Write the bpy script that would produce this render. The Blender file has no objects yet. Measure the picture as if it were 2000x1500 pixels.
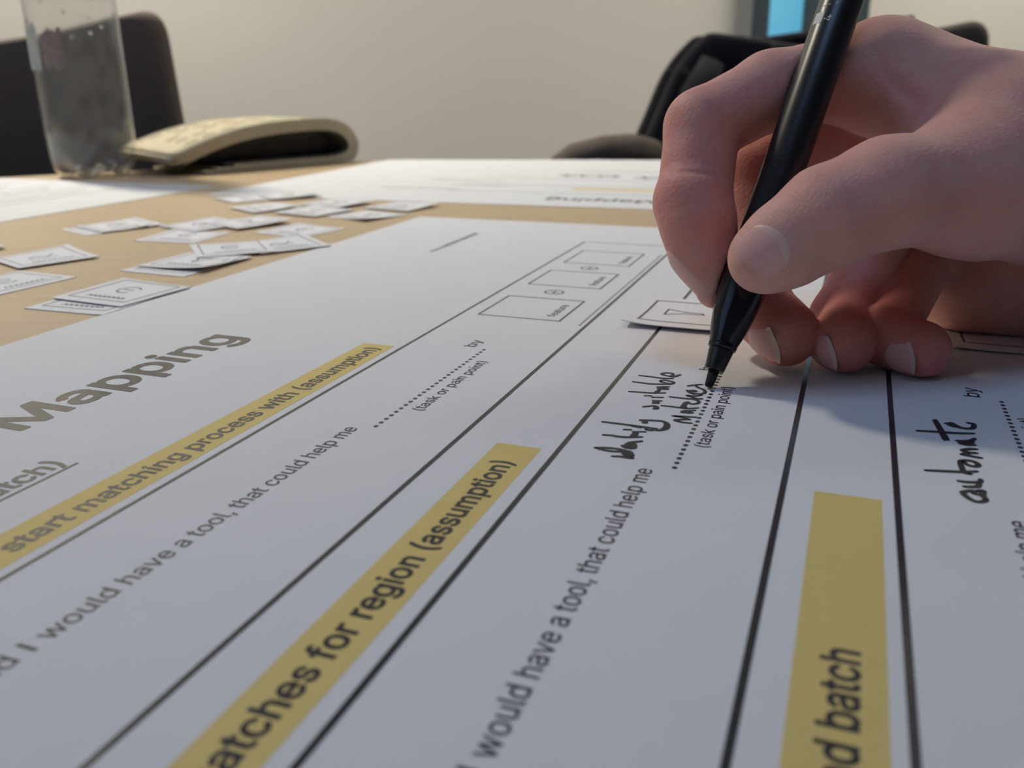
import bpy, bmesh, math, random
import numpy as np
from mathutils import Vector, Matrix

random.seed(4)
S = bpy.context.scene
C = S.collection
MM = 0.001
TZ = 0.74                      # height of the table top

# ------------------------------------------------------------------ camera
PITCH, ROLL, FPX, CAMH = 0.330091657, -0.0109804554, 1720.0, 70.0   # camera 70 mm above the table
cp, sp = math.cos(PITCH), math.sin(PITCH)
FW = np.array([0, cp, -sp]); _u = np.array([0, sp, cp]); _r = np.array([1.0, 0, 0])
RT = math.cos(ROLL) * _r + math.sin(ROLL) * _u
UP = -math.sin(ROLL) * _r + math.cos(ROLL) * _u
cd = bpy.data.cameras.new('camera'); cam = bpy.data.objects.new('camera', cd); C.objects.link(cam)
cd.sensor_width = 36.0; cd.lens = FPX / 2000 * 36.0
cd.clip_start = 0.01; cd.clip_end = 50
cam.matrix_world = Matrix(((RT[0], UP[0], -FW[0], 0), (RT[1], UP[1], -FW[1], 0), (RT[2], UP[2], -FW[2], TZ + CAMH * MM), (0, 0, 0, 1)))
cd.dof.use_dof = True
cd.dof.focus_distance = 0.212
cd.dof.aperture_fstop = 19.0
S.camera = cam

# ------------------------------------------------------------------ world, lights, exposure
S.view_settings.view_transform = 'Standard'; S.view_settings.look = 'None'
S.view_settings.gamma = 1.0; S.view_settings.use_curve_mapping = False
S.view_settings.exposure = 0.0
S.cycles.use_denoising = True
S.cycles.max_bounces = 8
S.cycles.sample_clamp_indirect = 4.0
w = bpy.data.worlds.new('world'); S.world = w; w.use_nodes = True
bg = w.node_tree.nodes['Background']; bg.inputs[0].default_value = (0.55, 0.72, 1.0, 1); bg.inputs[1].default_value = 0.6

def area(name, loc, target, sx, sy, watts, col, spread=180):
    l = bpy.data.lights.new(name, 'AREA'); l.spread = math.radians(spread); l.shape = 'RECTANGLE'; l.size = sx; l.size_y = sy
    l.energy = watts; l.color = col
    o = bpy.data.objects.new(name, l); C.objects.link(o); o.location = loc
    o.rotation_euler = (Vector(target) - Vector(loc)).to_track_quat('-Z', 'Y').to_euler()
    return o
def spot(name, loc, target, radius, angle, watts, col):
    l = bpy.data.lights.new(name, 'SPOT'); l.shadow_soft_size = radius; l.spot_size = math.radians(angle); l.spot_blend = 1.0
    l.energy = watts; l.color = col
    o = bpy.data.objects.new(name, l); C.objects.link(o); o.location = loc
    o.rotation_euler = (Vector(target) - Vector(loc)).to_track_quat('-Z', 'Y').to_euler()
    return o
spot('shaped_key_lamp', (-1.18, 1.45, 2.55), (-0.38, 0.93, 0.74), 0.13, 51, 228, (1.0, 0.93, 0.78))  # key lamp inferred from the hand's shadow; beam narrowed to dim the near sheet
area('ceiling_lamp_right', (1.6, 1.7, 2.55), (1.6, 1.7, 0), 0.5, 0.5, 8, (1.0, 0.95, 0.83))
area('wall_fill_left', (-1.5, 1.75, 2.5), (-0.9, 2.4, 1.1), 0.9, 0.25, 14, (1.0, 0.94, 0.82), 105)  # added fill without a known fitting, brightens the back wall
area('wall_fill_right', (1.75, 1.75, 2.5), (0.9, 2.4, 1.1), 0.9, 0.25, 14, (1.0, 0.94, 0.80), 105)  # second added fill, lifts the right part of the back wall
area('ceiling_lamp_near', (0.0, -0.15, 2.55), (0.0, -0.15, 0), 0.6, 0.6, 6.4, (0.40, 0.60, 1.0))
area('window_daylight', (-1.95, -0.6, 1.75), (0.0, 0.2, 0.75), 1.5, 1.2, 4, (0.36, 0.58, 1.0))

# ------------------------------------------------------------------ helpers
def tag(o, label=None, cat=None, group=None, kind=None):
    if label: o['label'] = label
    if cat: o['category'] = cat
    if group: o['group'] = group
    if kind: o['kind'] = kind
    return o
def link(name, me, m=None, parent=None):
    o = bpy.data.objects.new(name, me); C.objects.link(o)
    if m is not None:
        me.materials.clear(); me.materials.append(m)
    if parent is not None: o.parent = parent
    return o
def empty(name, loc=(0, 0, 0), rz=0.0):
    o = bpy.data.objects.new(name, None); C.objects.link(o); o.location = loc; o.rotation_euler = (0, 0, rz)
    o.empty_display_size = 0.02
    return o
def mesh(name, v, f, smooth=False):
    me = bpy.data.meshes.new(name); me.from_pydata([tuple(map(float, p)) for p in v], [], [tuple(int(i) for i in q) for q in f]); me.update()
    if smooth: me.polygons.foreach_set('use_smooth', [True] * len(me.polygons))
    return me
def bm_mesh(name, bm, smooth=False):
    me = bpy.data.meshes.new(name); bm.normal_update(); bm.to_mesh(me); bm.free()
    if smooth: me.polygons.foreach_set('use_smooth', [True] * len(me.polygons))
    return me
def bm_box(bm, x0, x1, y0, y1, z0, z1, bev=0.0, seg=2):
    r = bmesh.ops.create_cube(bm, size=1.0)
    vs = r['verts']
    for v in vs:
        v.co = Vector(((x0 + x1) / 2 + v.co.x * (x1 - x0), (y0 + y1) / 2 + v.co.y * (y1 - y0), (z0 + z1) / 2 + v.co.z * (z1 - z0)))
    if bev:
        es = list({e for v in vs for e in v.link_edges})
        bmesh.ops.bevel(bm, geom=es, offset=bev, segments=seg, profile=0.5, affect='EDGES')
def box(name, x0, x1, y0, y1, z0, z1, m, parent=None, bev=0.0, seg=2):
    bm = bmesh.new(); bm_box(bm, x0, x1, y0, y1, z0, z1, bev, seg)
    return link(name, bm_mesh(name, bm), m, parent)
def tube_mesh(name, pts, rad, n=14, closed_caps=True):
    pts = [Vector(p) for p in pts]; rads = rad if isinstance(rad, (list, tuple)) else [rad] * len(pts)
    v, f = [], []; ref = Vector((0.13, 0.31, 0.94))
    for i, p in enumerate(pts):
        d = (pts[min(i + 1, len(pts) - 1)] - pts[max(i - 1, 0)]).normalized()
        a = d.cross(ref).normalized(); b = d.cross(a)
        for k in range(n):
            t = 2 * math.pi * k / n; v.append(p + (a * math.cos(t) + b * math.sin(t)) * rads[i])
    for i in range(len(pts) - 1):
        for k in range(n):
            f.append((i * n + k, i * n + (k + 1) % n, (i + 1) * n + (k + 1) % n, (i + 1) * n + k))
    if closed_caps:
        f.append(tuple(range(n))[::-1]); f.append(tuple((len(pts) - 1) * n + k for k in range(n)))
    return mesh(name, v, f, True)
def lathe(name, prof, n=48, fn=None):
    v, f = [], []
    for i, (r, z) in enumerate(prof):
        for k in range(n):
            t = 2 * math.pi * k / n; rr, zz = (r, z) if fn is None else fn(r, z, t)
            v.append((rr * math.cos(t), rr * math.sin(t), zz))
    for i in range(len(prof) - 1):
        for k in range(n):
            f.append((i * n + k, i * n + (k + 1) % n, (i + 1) * n + (k + 1) % n, (i + 1) * n + k))
    return v, f

# ------------------------------------------------------------------ materials
def mat(name, col, rough=0.6, spec=0.5, noise=None, bump=None, metal=0.0, sheen=0.0):
    """noise = (scale, other colour, amount); bump = (scale, strength, distance)"""
    m = bpy.data.materials.new(name); m.use_nodes = True
    nt = m.node_tree; b = nt.nodes['Principled BSDF']
    b.inputs['Base Color'].default_value = (*col, 1); b.inputs['Roughness'].default_value = rough
    b.inputs['Specular IOR Level'].default_value = spec; b.inputs['Metallic'].default_value = metal
    if sheen: b.inputs['Sheen Weight'].default_value = sheen
    tc = nt.nodes.new('ShaderNodeTexCoord')
    if noise:
        n = nt.nodes.new('ShaderNodeTexNoise'); n.inputs['Scale'].default_value = noise[0]; n.inputs['Detail'].default_value = 5
        nt.links.new(tc.outputs['Object'], n.inputs['Vector'])
        mx = nt.nodes.new('ShaderNodeMix'); mx.data_type = 'RGBA'
        mx.inputs[6].default_value = (*col, 1); mx.inputs[7].default_value = (*noise[1], 1)
        mr = nt.nodes.new('ShaderNodeMapRange'); mr.inputs[1].default_value = 0.35; mr.inputs[2].default_value = 0.65
        mr.inputs[4].default_value = noise[2]
        nt.links.new(n.outputs['Fac'], mr.inputs[0]); nt.links.new(mr.outputs[0], mx.inputs[0])
        nt.links.new(mx.outputs[2], b.inputs['Base Color'])
    if bump:
        n2 = nt.nodes.new('ShaderNodeTexNoise'); n2.inputs['Scale'].default_value = bump[0]; n2.inputs['Detail'].default_value = 4
        nt.links.new(tc.outputs['Object'], n2.inputs['Vector'])
        bp = nt.nodes.new('ShaderNodeBump'); bp.inputs['Strength'].default_value = bump[1]; bp.inputs['Distance'].default_value = bump[2]
        nt.links.new(n2.outputs['Fac'], bp.inputs['Height']); nt.links.new(bp.outputs[0], b.inputs['Normal'])
    return m
M = {}
M['paper'] = mat('paper', (0.725, 0.73, 0.75), 0.75, 0.3, (60, (0.705, 0.71, 0.73), 0.6), (900, 0.05, 0.0003))
M['card'] = mat('card_paper', (0.76, 0.76, 0.785), 0.7, 0.3, (60, (0.73, 0.73, 0.755), 0.6))
M['ink'] = mat('printed_ink', (0.030, 0.030, 0.038), 0.24, 0.33, (800, (0.045, 0.045, 0.05), 0.8))
M['pen_ink'] = mat('pen_ink', (0.018, 0.018, 0.022), 0.5, 0.5, (500, (0.035, 0.035, 0.04), 0.8))
M['yellow'] = mat('yellow_print', (0.70, 0.545, 0.20), 0.65, 0.35, (300, (0.67, 0.52, 0.19), 0.7))
M['wall'] = mat('wall_paint', (0.84, 0.795, 0.715), 0.85, 0.2, (3, (0.81, 0.77, 0.69), 0.6), (120, 0.08, 0.002))
M['ceiling'] = mat('ceiling_paint', (0.50, 0.50, 0.50), 0.9, 0.2, (3, (0.47, 0.47, 0.47), 0.5))
M['floor'] = mat('floor_carpet', (0.12, 0.115, 0.11), 0.95, 0.1, (90, (0.07, 0.07, 0.07), 0.9), (400, 0.4, 0.004))
M['black_plastic'] = mat('black_plastic', (0.012, 0.012, 0.014), 0.33, 0.5, (400, (0.016, 0.016, 0.018), 0.5))
M['black_gloss'] = mat('black_gloss_plastic', (0.010, 0.010, 0.013), 0.16, 0.5, (400, (0.013, 0.013, 0.016), 0.5))
M['felt'] = mat('fibre_nib', (0.02, 0.02, 0.022), 0.8, 0.2, (2000, (0.035, 0.035, 0.035), 0.8))
M['white_print'] = mat('white_print', (0.75, 0.74, 0.72), 0.5, 0.4, (900, (0.55, 0.54, 0.53), 0.7))
M['chair'] = mat('chair_upholstery', (0.12, 0.10, 0.085), 0.8, 0.25, (70, (0.135, 0.10, 0.087), 0.8), (700, 0.2, 0.001))
M['jacket'] = mat('jacket_cloth', (0.016, 0.014, 0.018), 0.9, 0.2, (40, (0.024, 0.020, 0.026), 0.8), (300, 0.3, 0.002), sheen=0.1)
M['metal'] = mat('dark_metal', (0.08, 0.08, 0.08), 0.35, 0.5, (50, (0.1, 0.1, 0.1), 0.5), metal=1.0)
M['news'] = mat('yellowed_newsprint', (0.62, 0.55, 0.39), 0.85, 0.2, (160, (0.57, 0.50, 0.35), 0.8))
M['frame_dark'] = mat('window_frame_paint', (0.06, 0.085, 0.10), 0.5, 0.4, (10, (0.05, 0.07, 0.085), 0.5))
M['label'] = mat('torn_label', (0.50, 0.48, 0.40), 0.6, 0.4, (130, (0.30, 0.38, 0.42), 0.8))
M['cap'] = mat('bottle_cap', (0.12, 0.25, 0.5), 0.4, 0.5, (100, (0.11, 0.23, 0.47), 0.5))

def wood():
    m = bpy.data.materials.new('light_wood_veneer'); m.use_nodes = True
    nt = m.node_tree; b = nt.nodes['Principled BSDF']; b.inputs['Roughness'].default_value = 0.42
    b.inputs['Specular IOR Level'].default_value = 0.35
    tc = nt.nodes.new('ShaderNodeTexCoord'); mp = nt.nodes.new('ShaderNodeMapping')
    mp.inputs['Scale'].default_value = (1.2, 22, 1); mp.inputs['Rotation'].default_value = (0, 0, 0.35)
    n = nt.nodes.new('ShaderNodeTexNoise'); n.inputs['Scale'].default_value = 9; n.inputs['Detail'].default_value = 7
    cr = nt.nodes.new('ShaderNodeValToRGB')
    cr.color_ramp.elements[0].position = 0.25; cr.color_ramp.elements[0].color = (0.49, 0.36, 0.215, 1)
    cr.color_ramp.elements[1].position = 0.75; cr.color_ramp.elements[1].color = (0.56, 0.42, 0.262, 1)
    L = nt.links.new
    L(tc.outputs['Object'], mp.inputs['Vector']); L(mp.outputs[0], n.inputs['Vector']); L(n.outputs['Fac'], cr.inputs[0]); L(cr.outputs[0], b.inputs['Base Color'])
    return m
M['wood'] = wood()

def skin():
    m = bpy.data.materials.new('skin'); m.use_nodes = True
    nt = m.node_tree; b = nt.nodes['Principled BSDF']; L = nt.links.new
    b.inputs['Roughness'].default_value = 0.6; b.inputs['Specular IOR Level'].default_value = 0.3
    b.inputs['Subsurface Weight'].default_value = 0.25; b.inputs['Subsurface Radius'].default_value = (1.0, 0.35, 0.2)
    b.inputs['Subsurface Scale'].default_value = 0.0025
    at = nt.nodes.new('ShaderNodeAttribute'); at.attribute_name = 'redness'
    tc = nt.nodes.new('ShaderNodeTexCoord')
    n = nt.nodes.new('ShaderNodeTexNoise'); n.inputs['Scale'].default_value = 160; n.inputs['Detail'].default_value = 6
    L(tc.outputs['Object'], n.inputs['Vector'])
    a1 = nt.nodes.new('ShaderNodeMath'); a1.operation = 'MULTIPLY_ADD'; a1.inputs[1].default_value = 0.7; a1.inputs[2].default_value = -0.33
    L(n.outputs['Fac'], a1.inputs[0])
    a2 = nt.nodes.new('ShaderNodeMath'); a2.operation = 'ADD'; a2.use_clamp = True
    L(at.outputs['Fac'], a2.inputs[0]); L(a1.outputs[0], a2.inputs[1])
    cr = nt.nodes.new('ShaderNodeValToRGB')
    cr.color_ramp.elements[0].position = 0.0; cr.color_ramp.elements[0].color = (0.74, 0.435, 0.36, 1)
    cr.color_ramp.elements[1].position = 1.0; cr.color_ramp.elements[1].color = (0.67, 0.235, 0.20, 1)
    L(a2.outputs[0], cr.inputs[0]); L(cr.outputs[0], b.inputs['Base Color'])
    # fine skin relief: crossed lines and pores
    vo = nt.nodes.new('ShaderNodeTexVoronoi'); vo.inputs['Scale'].default_value = 1100
    n2 = nt.nodes.new('ShaderNodeTexNoise'); n2.inputs['Scale'].default_value = 420; n2.inputs['Detail'].default_value = 5
    L(tc.outputs['Object'], vo.inputs['Vector']); L(tc.outputs['Object'], n2.inputs['Vector'])
    ad = nt.nodes.new('ShaderNodeMath'); ad.operation = 'ADD'; L(vo.outputs['Distance'], ad.inputs[0]); L(n2.outputs['Fac'], ad.inputs[1])
    bp = nt.nodes.new('ShaderNodeBump'); bp.inputs['Strength'].default_value = 0.22; bp.inputs['Distance'].default_value = 0.0004
    L(ad.outputs[0], bp.inputs['Height']); L(bp.outputs[0], b.inputs['Normal'])
    return m
M['skin'] = skin()
M['nail'] = mat('nail', (0.74, 0.42, 0.375), 0.38, 0.4, (260, (0.70, 0.38, 0.345), 0.7))
M['nail_edge'] = mat('nail_edge', (0.76, 0.53, 0.46), 0.4, 0.4, (260, (0.64, 0.47, 0.41), 0.6))

def glass(name, tint, milky):
    m = bpy.data.materials.new(name); m.use_nodes = True
    nt = m.node_tree; b = nt.nodes['Principled BSDF']; L = nt.links.new
    b.inputs['Base Color'].default_value = (*tint, 1); b.inputs['Transmission Weight'].default_value = 1.0
    b.inputs['Roughness'].default_value = 0.06; b.inputs['IOR'].default_value = 1.33
    d = nt.nodes.new('ShaderNodeBsdfDiffuse'); d.inputs[0].default_value = (0.75, 0.74, 0.72, 1)
    t = nt.nodes.new('ShaderNodeBsdfTranslucent'); t.inputs[0].default_value = (0.75, 0.74, 0.72, 1)
    m1 = nt.nodes.new('ShaderNodeMixShader'); m1.inputs[0].default_value = 0.5
    L(d.outputs[0], m1.inputs[1]); L(t.outputs[0], m1.inputs[2])
    n = nt.nodes.new('ShaderNodeTexNoise'); n.inputs['Scale'].default_value = 60
    tc = nt.nodes.new('ShaderNodeTexCoord'); L(tc.outputs['Object'], n.inputs['Vector'])
    mu = nt.nodes.new('ShaderNodeMath'); mu.operation = 'MULTIPLY'; mu.inputs[1].default_value = milky * 2; L(n.outputs['Fac'], mu.inputs[0])
    m2 = nt.nodes.new('ShaderNodeMixShader'); L(mu.outputs[0], m2.inputs[0]); L(b.outputs[0], m2.inputs[1]); L(m1.outputs[0], m2.inputs[2])
    L(m2.outputs[0], nt.nodes['Material Output'].inputs['Surface'])
    return m
M['pet'] = glass('clear_bottle_plastic', (0.96, 0.97, 0.96), 0.05)

def lit_pane():
    m = bpy.data.materials.new('daylit_pane'); m.use_nodes = True
    nt = m.node_tree; b = nt.nodes['Principled BSDF']; L = nt.links.new
    b.inputs['Base Color'].default_value = (0.05, 0.1, 0.13, 1); b.inputs['Roughness'].default_value = 0.1
    n = nt.nodes.new('ShaderNodeTexNoise'); n.inputs['Scale'].default_value = 6
    tc = nt.nodes.new('ShaderNodeTexCoord'); L(tc.outputs['Object'], n.inputs['Vector'])
    cr = nt.nodes.new('ShaderNodeValToRGB')
    cr.color_ramp.elements[0].position = 0.3; cr.color_ramp.elements[0].color = (0.10, 0.42, 0.62, 1)
    cr.color_ramp.elements[1].position = 0.7; cr.color_ramp.elements[1].color = (0.16, 0.52, 0.72, 1)
    L(n.outputs['Fac'], cr.inputs[0]); L(cr.outputs[0], b.inputs['Emission Color']); b.inputs['Emission Strength'].default_value = 0.85
    return m
M['pane'] = lit_pane()
M['glue'] = mat('label_glue', (0.20, 0.17, 0.16), 0.5, 0.4, (260, (0.30, 0.22, 0.19), 1.0))
M['droplet'] = glass('water', (1, 1, 1), 0.0)
M['news_print'] = mat('faded_newsprint', (0.36, 0.32, 0.22), 0.85, 0.2, (160, (0.42, 0.37, 0.25), 0.8))
M['news_shade'] = mat('newsprint_shade', (0.075, 0.066, 0.056), 0.85, 0.15, (120, (0.10, 0.09, 0.075), 0.8))  # shade inside the newspaper fold, put into the colour
M['nail_pale'] = mat('nail_lunula', (0.78, 0.50, 0.44), 0.38, 0.4, (260, (0.74, 0.46, 0.41), 0.6))
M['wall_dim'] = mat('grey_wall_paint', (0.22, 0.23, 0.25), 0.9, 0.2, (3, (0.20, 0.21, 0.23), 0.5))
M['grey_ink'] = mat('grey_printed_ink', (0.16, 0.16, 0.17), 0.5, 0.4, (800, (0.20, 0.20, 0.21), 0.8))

# ------------------------------------------------------------------ room
RX0, RX1, RY0, RY1, RZ = -2.3, 2.3, -2.0, 2.4, 2.6
def structure(o, label): tag(o, label, 'room', None, 'structure'); return o
structure(box('floor', RX0 - .1, RX1 + .1, RY0 - .1, RY1 + .1, -0.1, 0, M['floor']), 'dark carpet floor under the table and chairs')
structure(box('ceiling', RX0 - .1, RX1 + .1, RY0 - .1, RY1 + .1, RZ, RZ + .1, M['ceiling']), 'plain white ceiling over the meeting room')
structure(box('wall_back', RX0 - .1, RX1 + .1, RY1, RY1 + .1, 0, RZ, M['wall']), 'plain beige wall behind the table and chairs')
structure(box('wall_left', RX0 - .1, RX0, RY0, RY1, 0, RZ, M['wall']), 'plain beige side wall left of the table')
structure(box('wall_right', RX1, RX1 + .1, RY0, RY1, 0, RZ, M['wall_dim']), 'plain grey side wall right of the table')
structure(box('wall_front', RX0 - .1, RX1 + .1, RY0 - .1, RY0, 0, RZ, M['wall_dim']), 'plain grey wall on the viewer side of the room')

# narrow daylit window in the back wall, partly behind the raised pen
win = empty('window_1', (0.76, RY1, 1.3)); structure(win, 'narrow window with dark frame and bright blue panes in the beige wall')
def win_bar(x0, x1, z0, z1): return box('window_frame', x0, x1, -0.045, -0.001, z0, z1, M['frame_dark'], win, 0.003)
WZ0, WZ1 = -0.42, 0.55
win_bar(-0.145, -0.112, WZ0, WZ1); win_bar(-0.025, 0.012, WZ0, WZ1); win_bar(0.10, 0.135, WZ0, WZ1)
win_bar(-0.112, -0.025, WZ0, WZ0 + .03); win_bar(-0.112, -0.025, WZ1 - .03, WZ1); win_bar(0.012, 0.10, WZ0, WZ0 + .03); win_bar(0.012, 0.10, WZ1 - .03, WZ1)
box('pane', -0.113, -0.024, -0.025, -0.012, WZ0 + .02, WZ1 - .02, M['pane'], win)
box('pane', 0.011, 0.101, -0.025, -0.012, WZ0 + .02, WZ1 - .02, M['pane'], win)

# ------------------------------------------------------------------ table: boat-shaped top on four legs
def spline(pts, n):
    P = [np.array(p, float) for p in pts]; out = []
    for i in range(len(P) - 1):
        p0, p1, p2, p3 = P[max(i - 1, 0)], P[i], P[i + 1], P[min(i + 2, len(P) - 1)]
        for k in range(n):
            t = k / n
            out.append(0.5 * ((2 * p1) + (-p0 + p2) * t + (2 * p0 - 5 * p1 + 4 * p2 - p3) * t * t + (-p0 + 3 * p1 - 3 * p2 + p3) * t ** 3))
    out.append(P[-1]); return out
far = [(-0.98, 0.30), (-0.72, 0.56), (-0.52, 0.686), (-0.418, 0.747), (-0.33, 0.794), (-0.147, 0.868), (-0.03, 0.862), (0.136, 0.837), (0.42, 0.775), (0.66, 0.66), (0.82, 0.44)]
near = [(0.86, 0.1), (0.80, -0.28), (0.5, -0.46), (-0.2, -0.50), (-0.8, -0.40), (-1.02, -0.05), (-0.98, 0.30)]
EDGE = spline(far, 8)
OUT = EDGE[:-1] + spline([far[-1]] + near, 8)[:-1]
OUT = [p for p in OUT]
def edge_y(x):
    xs = [p[0] for p in EDGE]; ys = [p[1] for p in EDGE]
    return float(np.interp(x, xs, ys))
table = empty('conference_table', (0, 0.15, 0))
tag(table, 'light wood conference table with curved far edge, carrying the printed sheets', 'table')
T0 = np.array([0, 0.15])
n = len(OUT); v, f = [], []
cen = np.mean(OUT, axis=0)
for z, s in ((TZ - 0.003, 1.0), (TZ, 0.9965), (TZ - 0.025, 1.0), (TZ - 0.028, 0.9965)):
    for p in OUT: q = cen + (p - cen) * s - T0; v.append((q[0], q[1], z))
for k in range(n):
    k2 = (k + 1) % n
    f += [(k, k2, n + k2, n + k), (2 * n + k, 2 * n + k2, k2, k), (3 * n + k, 3 * n + k2, 2 * n + k2, 2 * n + k)]
f.append(tuple(range(n, 2 * n))); f.append(tuple(range(3 * n, 4 * n))[::-1])
link('table_top', mesh('table_top', v, f), M['wood'], table)
for lx, ly in ((-0.72, -0.3), (0.62, -0.3), (-0.62, 0.22), (0.55, 0.30)):
    lo = link('leg', tube_mesh('leg', [(lx, ly, 0.0), (lx, ly, 0.02), (lx, ly, TZ - 0.03)], [0.04, 0.03, 0.03], 20), M['metal'], table)
box('apron', -0.6, 0.52, -0.03, 0.03, TZ - 0.09, TZ - 0.028, M['metal'], table)

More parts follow.
